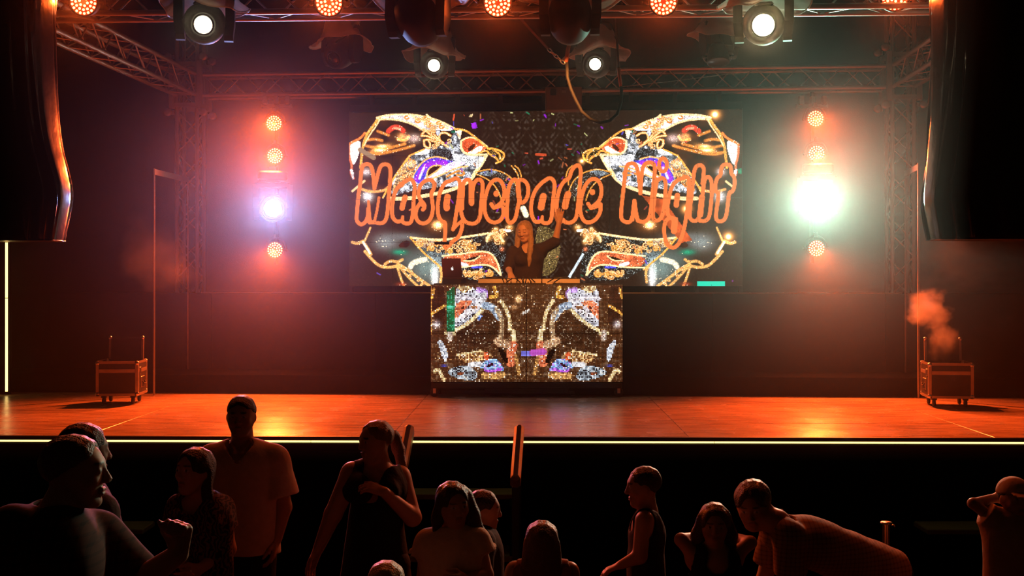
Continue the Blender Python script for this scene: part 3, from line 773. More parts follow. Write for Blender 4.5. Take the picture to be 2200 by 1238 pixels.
    # violet eye
    p.fill(Z((720, 750), (800, 620), (890, 545), (1000, 525), (1100, 560), (1200, 565), (1080, 605), (960, 610), (890, 650), (860, 760), (790, 830)), BLUE, speck=0.25, speck_col=PURPLE, **m)
    p.stroke(Z((770, 770), (840, 640), (940, 580), (1090, 590)), 4.0, PURPLE, 2.5, **m, sparkle=.2)
    p.stroke(Z((800, 760), (830, 680), (850, 640)), 1.6, (0.85, 0.8, 1.0), 2, **m)
    p.fill(Z((880, 750), (1090, 605), (1200, 565), (1340, 592), (1200, 640), (1010, 730), (900, 770)), (0.98, 0.92, 0.97), speck=0.10, speck_col=(0.7, 0.3, 0.85), **m, shade=.1)
    p.fill(Z((880, 745), (895, 660), (960, 618), (1060, 622), (960, 700)), (0.24, 0.12, 0.06), **m)
    for q in (((720, 740), (800, 610), (890, 535), (1000, 518), (1100, 545)), ((880, 750), (890, 660), (960, 612), (1060, 618), (960, 700), (880, 750)), ((900, 775), (1010, 735), (1200, 642), (1330, 625))):
        p.stroke(Z(*q), 1.1, (1.0, 0.70, 0.40), 1, **m)
    # red eye
    p.fill(Z((1262, 350), (1340, 308), (1440, 328), (1545, 412), (1490, 480), (1420, 495), (1310, 490), (1262, 430)), (0.86, 0.33, 0.18), speck=0.05, speck_col=(1, .6, .4), **m)
    p.fill(Z((1310, 488), (1400, 440), (1470, 395), (1500, 430), (1440, 490)), (1.0, 0.92, 0.88), **m, shade=.1)
    p.fill(Z((1330, 440), (1370, 390), (1420, 375), (1400, 430), (1345, 470)), (0.30, 0.13, 0.07), **m)
    p.stroke(Z((1262, 345), (1300, 320), (1360, 305), (1440, 328), (1545, 412)), 1.2, GOLDW, 1, **m)
    p.stroke(Z((1258, 350), (1255, 430), (1300, 490), (1400, 502), (1540, 500)), 1.8, GOLDW, 1.2, **m)
    # leaf ornament, beak, rim
    p.fill(Z((1210, 230), (1250, 215), (1270, 240), (1240, 340), (1220, 300)), (1, .9, .75), **m)
    for q in (((820, 290), (900, 295), (1000, 350), (1110, 410)), ((850, 220), (930, 285), (1040, 370)), ((1140, 290), (1090, 255), (1020, 260), (1010, 340), (1060, 370)), ((850, 340), (900, 330), (980, 360)), ((850, 345), (850, 400), (910, 440), (920, 380), (900, 350)), ((940, 210), (960, 280), (1030, 350)), ((830, 270), (870, 230), (930, 240))):
        p.stroke(Z(*q), 2.0, (0.95, 0.56, 0.24), 1.2, **m, sparkle=.25); p.stroke(Z(*q), 0.7, GOLDW, 1, **m)
    p.fill(Z((970, 235), (1040, 240), (1000, 310)), (.75, .75, .8), **m); p.fill(Z((1150, 235), (1200, 230), (1195, 260), (1150, 260)), (0.03, .40, .30), **m)
    p.stroke(Z((1190, 215), (1300, 225), (1420, 310), (1500, 390), (1570, 440)), 1.6, GOLD, 1, **m, sparkle=.4)
    p.fill(Z((1560, 440), (1680, 448), (1745, 500), (1690, 580), (1650, 560), (1600, 520), (1540, 510)), (0.20, 0.16, 0.10), speck=.2, speck_col=(.8, .6, .3), **m)
    for q in (((1550, 432), (1600, 430), (1690, 455), (1742, 500), (1700, 570), (1640, 590)), ((1450, 480), (1540, 450), (1560, 490), (1640, 530), (1660, 560)), ((1620, 450), (1680, 490), (1690, 540))):
        p.stroke(Z(*q), 1.5, GOLD, 1.1, **m, sparkle=.2)
    # lower bright edge and the fan behind it
    p.stroke(Z((480, 980), (650, 985), (1000, 930), (1230, 860), (1360, 780), (1410, 705)), 3.2, GOLDW, 1.3, **m, sparkle=.15)
    p.fill(Z((1000, 850), (1200, 790), (1390, 720), (1340, 790), (1230, 850)), (0.8, 0.8, 0.84), speck=.12, **m)
    p.stroke(Z((1100, 740), (1170, 700), (1250, 670), (1300, 700), (1270, 730), (1210, 720)), 1.6, (.85, .5, .2), 1, **m)
    p.fill(Z((1430, 705), (1560, 668), (1680, 680), (1600, 745), (1500, 725)), (0.52, 0.56, 0.60), speck=.25, **m)
    p.fill(Z((1560, 720), (1700, 690), (1830, 770), (1900, 980), (1760, 960), (1650, 830)), (0.22, 0.17, 0.13), speck=.15, speck_col=(.6, .6, .6), **m)
    for q in (((1420, 690), (1560, 655), (1700, 680), (1830, 765), (1890, 900), (1900, 1030)), ((1420, 712), (1560, 770), (1660, 880), (1700, 1000)), ((1810, 620), (1870, 690), (1895, 760), (1890, 830)), ((1850, 620), (1900, 660), (1920, 740))):
        p.stroke(Z(*q), 1.0, (.85, .56, .24), .9, **m)
    # --- lower mask
    p.fill(B((700, 440), (1000, 475), (1250, 445), (1560, 390), (1740, 480), (1760, 900), (1300, 920), (1050, 780), (850, 610)), (0.15, 0.12, 0.10), speck=0.16, speck_col=(.55, .6, .6), **m)
    p.blob(B((860, 760))[0], 34, 40, (0.52, 0.62, 0.60), 0.9, M, mode='mix'); p.blob(B((700, 680))[0], 30, 22, (0.36, 0.42, 0.40), 0.8, M, mode='mix')
    p.blob(B((430, 490))[0], 30, 20, (0.58, 0.62, 0.62), 0.9, M, mode='mix'); p.blob(B((640, 430))[0], 40, 9, (0.48, 0.50, 0.50), 0.8, M, mode='mix')
    p.blob(B((970, 880))[0], 8, 30, (0.8, 0.8, 0.82), 0.9, M); p.stroke(B((700, 760), (720, 720), (800, 690), (860, 680)), 4, (0.95, 0.88, 0.75), 3, **m)
    p.fill(B((560, 520), (640, 470), (700, 480), (680, 540), (600, 550)), (0.22, 0.10, 0.06), **m)
    p.blob(B((580, 598))[0], 15, 6, (0.05, 0.62, 0.46), 1.0, M, mode='mix')
    p.fill(B((760, 460), (900, 470), (1060, 460), (1030, 520), (900, 560), (800, 540)), (0.75, 0.66, 0.55), speck=.3, speck_col=(.4, .2, .08), **m)
    p.fill(B((870, 600), (1060, 600), (1240, 610), (1060, 640), (1050, 780), (960, 700)), (0.55, 0.62, 0.63), speck=.2, **m)
    for c, r in (((1300, 520), 16), ((800, 510), 10), ((930, 560), 9), ((1130, 590), 9), ((1380, 560), 10), ((1560, 840), 11), ((1460, 840), 9), ((1350, 850), 9), ((1000, 500), 8)):
        z = B(c)[0]
        p.stroke([(z[0] + r * (1 - k * .085) * math.cos(k * .85 + r), z[1] + .8 * r * (1 - k * .085) * math.sin(k * .85 + r)) for k in range(11)], 1.5, (0.95, 0.62, 0.28), 1, **m, sparkle=.4)
    p.fill(B((1050, 645), (1250, 622), (1480, 588), (1590, 615), (1660, 730), (1695, 850), (1610, 755), (1500, 725), (1380, 745), (1250, 765), (1050, 745)), (0.86, 0.40, 0.24), speck=.07, speck_col=(.2, .08, .05), **m)
    p.fill(B((1285, 690), (1370, 655), (1465, 638), (1440, 680), (1380, 695)), (0.14, 0.09, 0.06), **m)
    p.stroke(B((1285, 692), (1400, 694), (1465, 640)), 1.0, GOLDW, 1, **m)
    p.stroke(B((1240, 720), (1320, 745)), 3.0, (1.0, .92, .98), 1.5, **m); p.stroke(B((1380, 765), (1480, 762)), 1.8, (.3, .3, .85), 1.2, **m)
    p.stroke(B((1050, 640), (1250, 618), (1480, 584), (1595, 608), (1665, 725), (1695, 850)), 1.3, GOLDW, 1, **m)
    p.stroke(B((1050, 770), (1300, 765), (1500, 728), (1610, 760), (1690, 850)), 1.2, GOLDW, 1, **m)
    p.stroke(B((1290, 830), (1350, 850), (1450, 830), (1550, 845), (1600, 830)), 2.2, (.85, .58, .28), 1.5, **m, sparkle=.5)
    p.stroke(B((700, 440), (1000, 470), (1250, 440), (1560, 392)), 1.8, GOLDW, 1.2, **m, sparkle=.2)
    p.stroke(B((700, 440), (850, 612), (960, 700), (1060, 790)), 1.4, GOLD, 1, **m)
    for c, rx in (((1560, 450), 7), ((1620, 400), 9), ((1700, 420), 8), ((1650, 470), 6), ((1710, 490), 6), ((1640, 350), 7), ((1790, 330), 9)):
        p.blob(B(c)[0], rx, rx * .9, (0.95, 0.62, 0.30), 0.95, M, mode='mix'); p.blob((B(c)[0][0] - 1, B(c)[0][1] - 2), rx * .4, rx * .3, (1, .9, .7), .8, M, mode='mix')
    p.stroke(B((1540, 480), (1545, 430), (1600, 385), (1660, 400), (1720, 480)), 2.2, GOLDW, 1.2, **m, sparkle=.3)
    p.stroke(B((1690, 360), (1790, 362)), 2.4, (1, .97, .9), 1, **m); p.blob(B((1705, 565))[0], 5, 5, (.9, .45, .28), 1, M, mode='mix')
    # blurred mask and sticks at the lower side
    for q, w in ((((60, 490), (110, 505), (180, 480)), 2.2), (((180, 480), (230, 560), (265, 620)), 2.6), (((200, 590), (260, 660), (350, 750), (450, 770), (560, 750)), 2.4), (((560, 730), (640, 770), (780, 880), (910, 970)), 2.2), (((580, 760), (680, 880), (780, 970)), 1.8), (((550, 740), (590, 880), (630, 975)), 1.8), (((420, 730), (480, 690), (560, 710), (610, 680)), 2.2), (((1010, 750), (1045, 820), (1030, 930)), 1.8), (((260, 330), (230, 400), (200, 470)), 1.4)):
        p.stroke(B(*q), w, (0.92, 0.66, 0.36), 1.8, **m, sparkle=.2)
    p.stroke(B((180, 490), (255, 610)), 1.6, (1, .95, .85), 1.5, **m)
    p.blob(B((600, 950))[0], 12, 4, (.7, .25, .15), .8, M, mode='mix')
    p.blob(B((1000, 300))[0], 9, 8, (1.2, 1.0, .7), 1, M); p.blob(B((1000, 300))[0], 28, 16, (.55, .3, .1), .7, M)
    # violet scroll and gold dome in the middle
    p.fill([(1150, 490), (1168, 484), (1200, 500), (1206, 540), (1190, 590), (1150, 596)], (0.34, 0.27, 0.17), speck=.35, speck_col=(.62, .52, .30))
    p.stroke([(1204, 493), (1219, 508), (1236, 530), (1240, 548), (1231, 574)], 5.5, (0.50, 0.22, 0.88), 1.5, **m)
    p.stroke([(1206, 500), (1228, 545), (1232, 570)], 1.6, (.75, .75, 1), 1.5, **m); p.stroke([(1210, 502), (1212, 518), (1236, 521)], 1.8, GOLDW, 1, **m)
    p.stroke([(1196, 530), (1201, 556), (1218, 580)], 1.6, (.95, .75, .4), 1, **m); p.stroke([(1206, 480), (1228, 512), (1243, 540), (1234, 575)], 1.2, GOLD, 1, **m)
    p.stroke([(1210, 550), (1225, 563)], 4, (.8, .5, .25), 2, **m, sparkle=.4)
    p.stroke([(1252, 547), (1222, 597)], 2.2, (.80, .86, .9), 1)
    p.stroke([(1124, 448), (1130, 462)], 5, (1, .92, .75), 2)
    # filigree curls and glitter over the gilded parts
    rf = random.Random(12)
    def curls(poly, n, r0, r1):
        Zp = smooth_pts(poly, 1, True); xs = [q[0] for q in Zp]; ys = [q[1] for q in Zp]
        k = 0
        while k < n:
            c = (rf.uniform(min(xs), max(xs)), rf.uniform(min(ys), max(ys)))
            ins = False
            for i in range(len(Zp)):
                (ax, ay), (bx_, by) = Zp[i], Zp[i - 1]
                if (ay > c[1]) != (by > c[1]) and c[0] < (bx_ - ax) * (c[1] - ay) / (by - ay) + ax: ins = not ins
            if not ins: continue
            k += 1; r = rf.uniform(r0, r1); a0 = rf.uniform(0, 6.3); sg = rf.choice((-1, 1))
            q = [(c[0] + r * (1 - j * .1) * math.cos(a0 + sg * j * .8), c[1] + .85 * r * (1 - j * .1) * math.sin(a0 + sg * j * .8)) for j in range(9)]
            p.stroke(q, .75, (0.70, 0.36, 0.13), 1.3, **m); p.stroke(q, .35, GOLDW, .8, **m, sparkle=.45)
    curls(Z((560, 690), (700, 530), (780, 560), (720, 760), (600, 880), (490, 930)), 14, 3, 6)
    curls(Z((640, 70), (880, 85), (1100, 175), (1000, 225), (850, 180)), 12, 3, 5.5)
    curls(Z((840, 230), (1130, 240), (1120, 420), (900, 440)), 10, 4, 8)
    curls(B((740, 460), (1000, 490), (1450, 450), (1480, 590), (1100, 600), (860, 580)), 26, 3.5, 8)
    curls(B((1270, 800), (1500, 780), (1620, 800), (1600, 880), (1330, 880)), 14, 3, 6)
    curls(B((1540, 370), (1740, 330), (1760, 500), (1640, 520), (1550, 480)), 10, 4, 8)
    curls(B((600, 740), (700, 800), (880, 960), (760, 960)), 8, 3, 5)
    lum = p.C.max(-1); fx_ = np.clip((lum - .28) * 2.2, 0, 1)
    g_ = 1 + fx_ * (p.r.random(X.shape) * .5 - .22)
    p.C *= g_[..., None]
    p.blend(((p.r.random(X.shape) < .02) & (lum > .4)).astype(float) * .9, (1.25, 1.15, 1.0))
    p.C = np.where(lum[..., None] > .62, p.C * 1.12, p.C)
    # stars
    for c, r in (((1475, 449), 12), ((1565, 509), 12), ((1536, 246), 13), ((1250, 346), 7)):
        p.blob(c, r, r * .9, (1.3, .85, .4), .9); p.blob(c, r * .35, r * .35, (1.5, 1.4, 1.2), 1)
    # confetti
    rc = random.Random(4)
    pal = [(0.95, 0.5, 0.3), PURPLE, (0.75, 0.75, 0.5), (0.35, 0.3, 0.8), (0.15, 0.5, 0.35), (0.9, 0.35, 0.25)]
    for k in range(120):
        c = (rc.uniform(955, 1390), rc.uniform(240, 470)) if k < 90 else (rc.uniform(755, 1590), rc.uniform(245, 605))
        an = rc.uniform(0, 3.14); L = rc.uniform(1, 5)
        p.stroke([(c[0] - L * math.cos(an), c[1] - L * math.sin(an)), (c[0] + L * math.cos(an), c[1] + L * math.sin(an))], rc.uniform(.4, 1.3), rc.choice(pal), .8, smooth=0, amt=rc.uniform(.5, 1))
    p.fill([(1012, 265), (1023, 263), (1026, 275), (1015, 277)], PURPLE, smooth=0); p.fill([(1010, 246), (1017, 244), (1014, 252), (1007, 252)], (.85, .75, .55), smooth=0)
    p.stroke([(974, 258), (976, 246)], 1.2, REDO); p.stroke([(1152, 332), (1172, 333)], 2, REDO); p.stroke([(774, 322), (803, 339)], 4.5, (.62, .50, .38), 1)
    p.stroke([(757, 411), (783, 389)], 2, GOLDW); p.stroke([(1560, 390), (1575, 402)], 2, GOLDW); p.fill([(1585, 364), (1594, 360), (1594, 374), (1586, 373)], (.03, .45, .33), smooth=0)
    # orange ribbon
    p.fill([(1379, 420), (1425, 428), (1488, 517), (1464, 522)], (0.80, 0.33, 0.15), smooth=0)
    # ---- lettering
    A1, A2, A3, A4 = mapz(745, 330, 5.893), mapz(930, 330, 5.893), mapz(1110, 330, 5.893), mapz(1310, 320, 5.383)
    LET = (1.0, 0.475, 0.235)
    S = []
    def st(f, hw, *pts, closed=False): S.append((f(*pts), hw, closed))
    w = 3.9
    st(A1, w, (265, 800), (240, 870), (180, 905), (130, 865), (122, 810), (150, 500), (170, 400), (185, 190), (215, 140), (270, 130), (310, 155), (335, 250), (350, 440))
    st(A1, w, (350, 440), (375, 350), (405, 220), (435, 145), (500, 130), (550, 160), (555, 250), (545, 400), (525, 650), (510, 800), (480, 870), (420, 888), (360, 870), (290, 875))
    st(A1, 2.2, (275, 600), (268, 740), (255, 850)); st(A1, 2.6, (276, 610), (290, 760), (300, 860)); st(A1, 2.6, (408, 560), (385, 720), (350, 860)); st(A1, 4.5, (275, 700), (272, 850))
    st(A1, w, (690, 390), (630, 450), (590, 540), (570, 700), (580, 820), (640, 868), (690, 850), (730, 885), (790, 890), (825, 850), (840, 720), (850, 560), (865, 400), (830, 330), (770, 330), closed=True)
    st(A1, 5.5, (738, 555), (715, 620), (700, 690)); st(A1, 3, (708, 800), (700, 860))
    st(A1, w, (1110, 380), (1080, 335), (1010, 335), (950, 375), (915, 450), (905, 530), (935, 590), (985, 640), (985, 690), (965, 710)); st(A1, 5, (940, 620), (980, 660))
    st(A1, w, (1110, 380), (1105, 450), (1065, 505), (1085, 600), (1095, 720), (1060, 840), (990, 890), (910, 875), (870, 800), (880, 700), (930, 630))
    st(A2, w, (345, 420), (340, 340), (290, 305), (230, 345), (150, 365), (90, 480), (58, 640), (62, 780), (110, 865), (160, 870), (155, 1000), (145, 1190), (180, 1190), (240, 1120), (330, 1060), (370, 950), (372, 865))
    st(A2, w, (345, 400), (330, 550), (310, 680), (292, 780), (275, 900), (255, 960)); st(A2, 3, (255, 965), (310, 900), (370, 850)); st(A2, 6.5, (185, 550), (170, 640), (175, 690))
    st(A2, w, (370, 700), (375, 560), (385, 450), (380, 380), (420, 325), (470, 335), (490, 420))
    st(A2, w, (360, 400), (350, 600), (355, 760), (400, 860), (470, 890), (540, 888), (595, 830), (605, 700), (620, 520), (635, 400), (610, 330), (555, 330), (515, 390), (500, 500), (492, 640)); st(A2, 6, (490, 380), (490, 620))
    st(A2, w, (890, 690), (900, 760), (860, 850), (780, 880), (700, 850), (652, 740), (652, 600), (690, 450), (740, 360), (800, 325), (865, 345), (905, 440), (908, 530), (875, 615), (820, 660), (770, 690), (740, 640)); st(A2, 5.5, (802, 505), (802, 515)); st(A2, w, (770, 685), (840, 670), (895, 640))
    st(A2, w, (1085, 520), (1100, 620), (1150, 622), (1200, 550), (1212, 440), (1180, 355), (1110, 325), (1075, 355), (1045, 325), (1000, 340), (955, 440), (945, 600), (932, 800), (960, 880), (1010, 872), (1050, 820), (1072, 700), (1090, 620)); st(A2, 5, (1080, 370), (1085, 500), (1100, 600))
    st(A3, w, (380, 325), (300, 385), (225, 480), (182, 620), (182, 760), (225, 865), (285, 868), (310, 845), (340, 882), (395, 885), (440, 845), (450, 720), (465, 560), (485, 400), (465, 330), (420, 308), closed=True); st(A3, 7, (338, 545), (320, 620), (310, 680)); st(A3, 3, (325, 800), (318, 860))
    st(A3, w, (560, 865), (515, 860), (500, 720), (515, 560), (550, 425), (615, 335), (668, 315), (690, 220), (740, 155), (790, 145), (812, 200), (805, 350), (790, 500), (772, 700), (755, 820), (695, 878), (620, 876), (590, 840)); st(A3, 6.5, (650, 515), (625, 600), (612, 670))
    st(A3, w, (1065, 660), (1060, 750), (1000, 840), (920, 880), (850, 860), (805, 760), (805, 640), (832, 500), (880, 380), (950, 315), (1030, 330), (1075, 420), (1075, 520), (1045, 600), (990, 650), (940, 690), (905, 635)); st(A3, 5.5, (960, 486), (960, 494)); st(A3, w, (940, 690), (1010, 672), (1062, 640))
    st(A4, w, (355, 515), (345, 400), (330, 280), (305, 180), (250, 162), (195, 185), (175, 300), (155, 500), (132, 700), (128, 810), (180, 850), (240, 848), (262, 780)); st(A4, 4, (285, 600), (270, 720), (262, 820)); st(A4, 4, (287, 600), (300, 720), (325, 830))
    st(A4, w, (355, 515), (365, 350), (382, 200), (430, 155), (495, 155), (525, 200), (515, 350), (495, 520), (478, 700), (455, 810), (395, 850), (330, 835), (305, 780))
    st(A4, w, *[(615 + 48 * math.cos(t), 185 + 80 * math.sin(t)) for t in np.linspace(0, 6.28, 12)[:-1]], closed=True)
    st(A4, w, (545, 350), (515, 560), (492, 760), (510, 825), (565, 832), (612, 770), (635, 620), (648, 450), (645, 360), (600, 330), (560, 360)); st(A4, 5, (515, 400), (500, 640), (485, 760))
    st(A4, w, (740, 810), (690, 800), (660, 720), (680, 580), (710, 450), (765, 370), (840, 340), (900, 320), (922, 370), (910, 560), (890, 750), (870, 880), (840, 1000), (800, 1100), (740, 1150), (670, 1120), (632, 1020), (626, 900), (650, 825), (690, 800)); st(A4, 5.5, (782, 540), (770, 650)); st(A4, 6.5, (752, 830), (742, 950)); st(A4, 3.5, (770, 810), (700, 790))
    st(A4, w, (1070, 400), (1085, 300), (1090, 215), (1040, 178), (980, 220), (962, 400), (945, 560), (922, 740), (930, 815), (980, 840), (1030, 815), (1050, 700), (1070, 560), (1085, 420), (1100, 345), (1140, 315), (1175, 360), (1182, 480), (1170, 650), (1150, 800), (1100, 838), (1040, 830)); st(A4, 6, (1065, 560), (1045, 760))
    st(A4, w, (1290, 200), (1350, 172), (1402, 190), (1405, 295), (1440, 310), (1448, 420), (1420, 500), (1380, 500), (1365, 650), (1345, 800), (1290, 845), (1232, 830), (1228, 750), (1250, 600), (1260, 510), (1218, 490), (1222, 400), (1245, 330), (1285, 310), closed=True)
    for pts, hw, cl in S: p.stroke(pts, hw, LET, 0.8, 2, cl)
    p.fill([(1498, 604), (1558, 604), (1558, 618), (1498, 618)], (0.05, 0.86, 0.72), smooth=0, shade=0)
    # dead cells and a dead row
    dead = p.r.random(X.shape) < 0.0025
    p.C[dead] = 0.02
    p.fill([(934, 520), (965, 520), (965, 525), (934, 525)], (0.05, .03, .02), smooth=0, shade=0)
    return np.clip(p.C, 0, 2)

def paint_booth(X, Y):
    p = Paint(X, Y, (0.30, 0.175, 0.10))
    MX = 1132.0
    M = np.where(X > MX, 2 * MX - X, X); m = dict(mirror=M)
    Z = mapz(920, 605, 5.628)
    nz = vnoise(M, Y, 7, 9) * vnoise(M, Y, 3, 19)
    p.blend(np.clip(nz * 2.2 - 0.5, 0, 1) * 0.6, (0.62, 0.52, 0.42))
    p.blend(np.clip((p.r.random(X.shape) - 0.93) * 14, 0, 1) * 0.6, (1, .8, .55))
    p.fill(Z((330, 600), (520, 480), (680, 330), (840, 500), (860, 680), (700, 800), (360, 890), (300, 740)), (0.26, 0.16, 0.10), **m, speck=.12, speck_col=(.5, .42, .34))
    p.fill(Z((30, 60), (120, 40), (200, 60), (210, 600), (60, 480)), (0.24, 0.13, 0.08), **m)
    p.fill(Z((320, 210), (340, 60), (480, 60), (600, 90), (730, 140), (670, 200), (665, 330), (540, 430), (320, 600), (315, 350)), (0.78, 0.78, 0.84), **m, speck=.12, shade=.45)
    p.fill(Z((320, 280), (420, 220), (560, 240), (440, 330), (370, 430), (320, 470)), (0.90, 0.42, 0.28), **m, speck=.1, speck_col=(1, .7, .6))
    p.fill(Z((390, 330), (440, 290), (430, 340)), (0.2, .1, .06), **m); p.fill(Z((400, 370), (560, 240), (660, 300), (520, 400), (380, 470)), (1.0, .93, .96), **m, speck=.1)
    p.fill(Z((520, 290), (600, 290), (590, 340), (520, 330)), (.55, .35, .22), **m); p.fill(Z((330, 60), (460, 45), (560, 80), (420, 150)), (0.95, 0.78, 0.55), **m, speck=.3, speck_col=(.5, .3, .15))
    p.stroke(Z((330, 590), (450, 530), (560, 440), (665, 330)), 3, GOLDW, 1.5, **m); p.stroke(Z((600, 100), (700, 110), (690, 180)), 4, (.75, .55, .95), 2, **m)
    p.stroke(Z((680, 150), (665, 250)), 4, WHITE, 2, **m); p.stroke(Z((320, 210), (440, 190), (620, 220)), 3, (.95, .9, .95), 2, **m)
    p.stroke(Z((690, 290), (780, 310), (860, 430)), 7, (0.58, 0.66, 0.76), 2, **m); p.stroke(Z((760, 190), (840, 180), (800, 70)), 3, GOLD, 2, **m, sparkle=.5)
    p.stroke(Z((880, 235), (950, 340), (985, 460), (990, 580)), 3, GOLDW, 1.5, **m, sparkle=.2); p.stroke(Z((830, 330), (900, 480), (880, 680), (860, 760)), 4, (.75, .6, .45), 2, **m, sparkle=.5)
    p.stroke(Z((1030, 610), (1035, 740)), 4, GOLDW, 2, **m); p.stroke(Z((1030, 770), (1000, 860), (1000, 980)), 9, (.88, .42, .28), 2, **m, sparkle=.2); p.stroke(Z((1060, 900), (1080, 1000), (1100, 1120)), 3, (.8, .55, .3), 2, **m, sparkle=.5)
    p.stroke(Z((830, 720), (900, 740), (960, 770)), 7, (.8, .6, .45), 2, **m, sparkle=.5); p.fill(Z((830, 800), (930, 830), (980, 1000), (920, 980)), (.10, .07, .05), **m)
    p.fill(Z((350, 890), (640, 840), (720, 850), (800, 930), (700, 940), (560, 990), (460, 1000), (380, 940)), (0.85, 0.62, 0.40), **m, speck=.3, speck_col=(.35, .18, .08)); p.fill(Z((660, 860), (720, 850), (740, 930), (690, 970)), REDO, **m)
    p.stroke(Z((350, 888), (640, 838)), 1.5, GOLDW, 1, **m)
    p.fill(Z((510, 1010), (640, 990), (740, 935), (850, 935), (935, 1090), (850, 1070), (760, 1090), (650, 1050)), (0.50, 0.66, 0.90), **m, speck=.15, speck_col=(.8, .5, 1)); p.fill(Z((700, 1040), (740, 1000), (800, 980), (780, 1020)), (.25, .06, .10), **m); p.stroke(Z((510, 1010), (620, 1000)), 5, WHITE, 2, **m)
    p.stroke(Z((690, 1075), (760, 1095), (880, 1060)), 2, (.75, .35, .95), 1.5, **m)
    p.stroke(Z((680, 1140), (760, 1150), (900, 1130)), 6, (.85, .6, .35), 2, **m, sparkle=.5); p.fill(Z((210, 1090), (330, 1030), (460, 1010), (580, 1080), (600, 1190), (440, 1200), (280, 1150)), (.62, .66, .70), **m, speck=.1, shade=.5); p.fill(Z((330, 1110), (400, 1090), (440, 1110), (380, 1150)), (.5, .25, .15), **m)
    p.fill(Z((100, 700), (170, 720), (245, 860), (205, 1000), (165, 900)), (0.82, 0.84, 0.90), **m, shade=.3); p.stroke(Z((75, 1090), (120, 1060), (150, 1120), (190, 1195)), 3, GOLDW, 1.5, **m, sparkle=.3)
    p.stroke(Z((210, 620), (310, 630)), 2.5, GOLDW, 1.5, **m); p.stroke(Z((260, 620), (265, 690)), 5, (.8, .68, .6), 2, **m); p.blob(Z((100, 520))[0], 8, 8, (.6, .65, .75), .9, M); p.stroke(Z((40, 400), (100, 350), (200, 290)), 2.2, GOLD, 1.5, **m, sparkle=.4)
    p.stroke(Z((28, 45), (28, 640)), 1.0, GOLD, 1, **m, sparkle=.6); p.stroke(Z((70, 90), (40, 200)), 2, GOLD, 1.5, **m, sparkle=.5); p.blob(Z((190, 1020))[0], 6, 2.5, (.25, .3, .8), 1, M, mode='mix')
    p.blob(Z((1090, 210))[0], 6, 7, (1.2, .9, .6), 1); p.blob(Z((1030, 315))[0], 8, 4, (.6, .45, .3), 1); p.stroke(Z((1150, 390), (1210, 350)), 2, (.9, .85, .8), 1.5); p.stroke(Z((610, 455), (635, 420)), 2.5, (.4, .55, .95), 1)
    lum = p.C.max(-1); p.C *= (1 + np.clip((lum - .3) * 2, 0, 1) * (p.r.random(X.shape) * .9 - .35))[..., None]
    p.blend(((p.r.random(X.shape) < .06) & (lum > .42)).astype(float) * .9, (1.3, 1.2, 1.1))
    p.fill(Z((215, 130), (315, 60), (315, 615), (215, 615)), (0.02, 0.42, 0.24), smooth=0, speck=.25, speck_col=(.25, .65, .5)); p.blob(Z((265, 310))[0], 9, 3, (.5, .8, .7), .9)
    p.fill(Z((1125, 840), (1260, 830), (1260, 900), (1130, 905)), (0.46, 0.45, 0.90), smooth=0); p.stroke(Z((1260, 860), (1390, 850)), 6, (.80, .35, .80), 2)
    return np.clip(p.C, 0, 2)

def to_lin(c):
    c = np.clip(c, 0, None); return np.where(c < 1, np.power(np.clip(c, 0, 1), 2.2), 1 + (c - 1) * 4)

def cell_mesh(name, x0, z0, w, h, nx, nz, col, fillf):
    """nx x nz cells on the local XZ plane; col[iz, ix] linear colour, row 0 at the top"""
    px_, pz_ = w / nx, h / nz
    if fillf >= 1:
        gx, gz = np.meshgrid(np.linspace(x0, x0 + w, nx + 1), np.linspace(z0 + h, z0, nz + 1))
        v = np.stack([gx, np.zeros_like(gx), gz], -1).reshape(-1, 3)
        i, j = np.meshgrid(np.arange(nx), np.arange(nz)); a = (j * (nx + 1) + i).ravel()
        f = np.stack([a, a + nx + 1, a + nx + 2, a + 1], -1)
    else:
        i, j = np.meshgrid(np.arange(nx), np.arange(nz)); cx = (x0 + (i + .5) * px_).ravel(); cz = (z0 + h - (j + .5) * pz_).ravel()
        hx, hz = px_ * fillf / 2, pz_ * fillf / 2
        v = np.stack([np.stack([cx + sx * hx, 0 * cx, cz + sz * hz], -1) for sx, sz in ((-1, 1), (-1, -1), (1, -1), (1, 1))], 1).reshape(-1, 3)
        f = np.arange(len(v)).reshape(-1, 4)
    m = bpy.data.meshes.new(name)
    m.vertices.add(len(v)); m.vertices.foreach_set('co', v.ravel().astype(np.float32))
    m.loops.add(f.size); m.loops.foreach_set('vertex_index', f.ravel().astype(np.int32))
    m.polygons.add(len(f)); m.polygons.foreach_set('loop_start', (np.arange(len(f)) * 4).astype(np.int32))
    m.update(calc_edges=True)
    at = m.color_attributes.new('led', 'FLOAT_COLOR', 'CORNER')
    c4 = np.ones((len(f), 4, 4), np.float32); c4[:, :, :3] = col.reshape(-1, 1, 3)
    at.data.foreach_set('color', c4.ravel())
    return m

# ------------------------------------------------------------------ the big video wall: nine by four panels of half a metre
WALL_MAT = screen_mat('video wall light', 1.15)
CAB = principled('black screen cabinet', (0.012, 0.012, 0.013), 0.6, noise=0.2)
NP = 64
wl, wr = P(750, 615, 13.36), P(1595, 615, 13.09)
wz0 = CAM_Z - 15 / F_PX * 13.22
xax = V(wr.x - wl.x, wr.y - wl.y, 0); WW = xax.length; xax.normalize(); WH = 2.015
Rw = Matrix((xax, V(-xax.y, xax.x, 0), V(0, 0, 1))).transposed()
gx = (np.arange(9 * NP) + .5) / (9 * NP) * WW; gz = WH - (np.arange(4 * NP) + .5) / (4 * NP) * WH
GX, GZ = np.meshgrid(gx, gz)
wx, wy, wz = wl.x + xax.x * GX, wl.y + xax.y * GX, wz0 + GZ
PXs, PYs = 1100 + wx / wy * F_PX, HOR - (wz - CAM_Z) / wy * F_PX
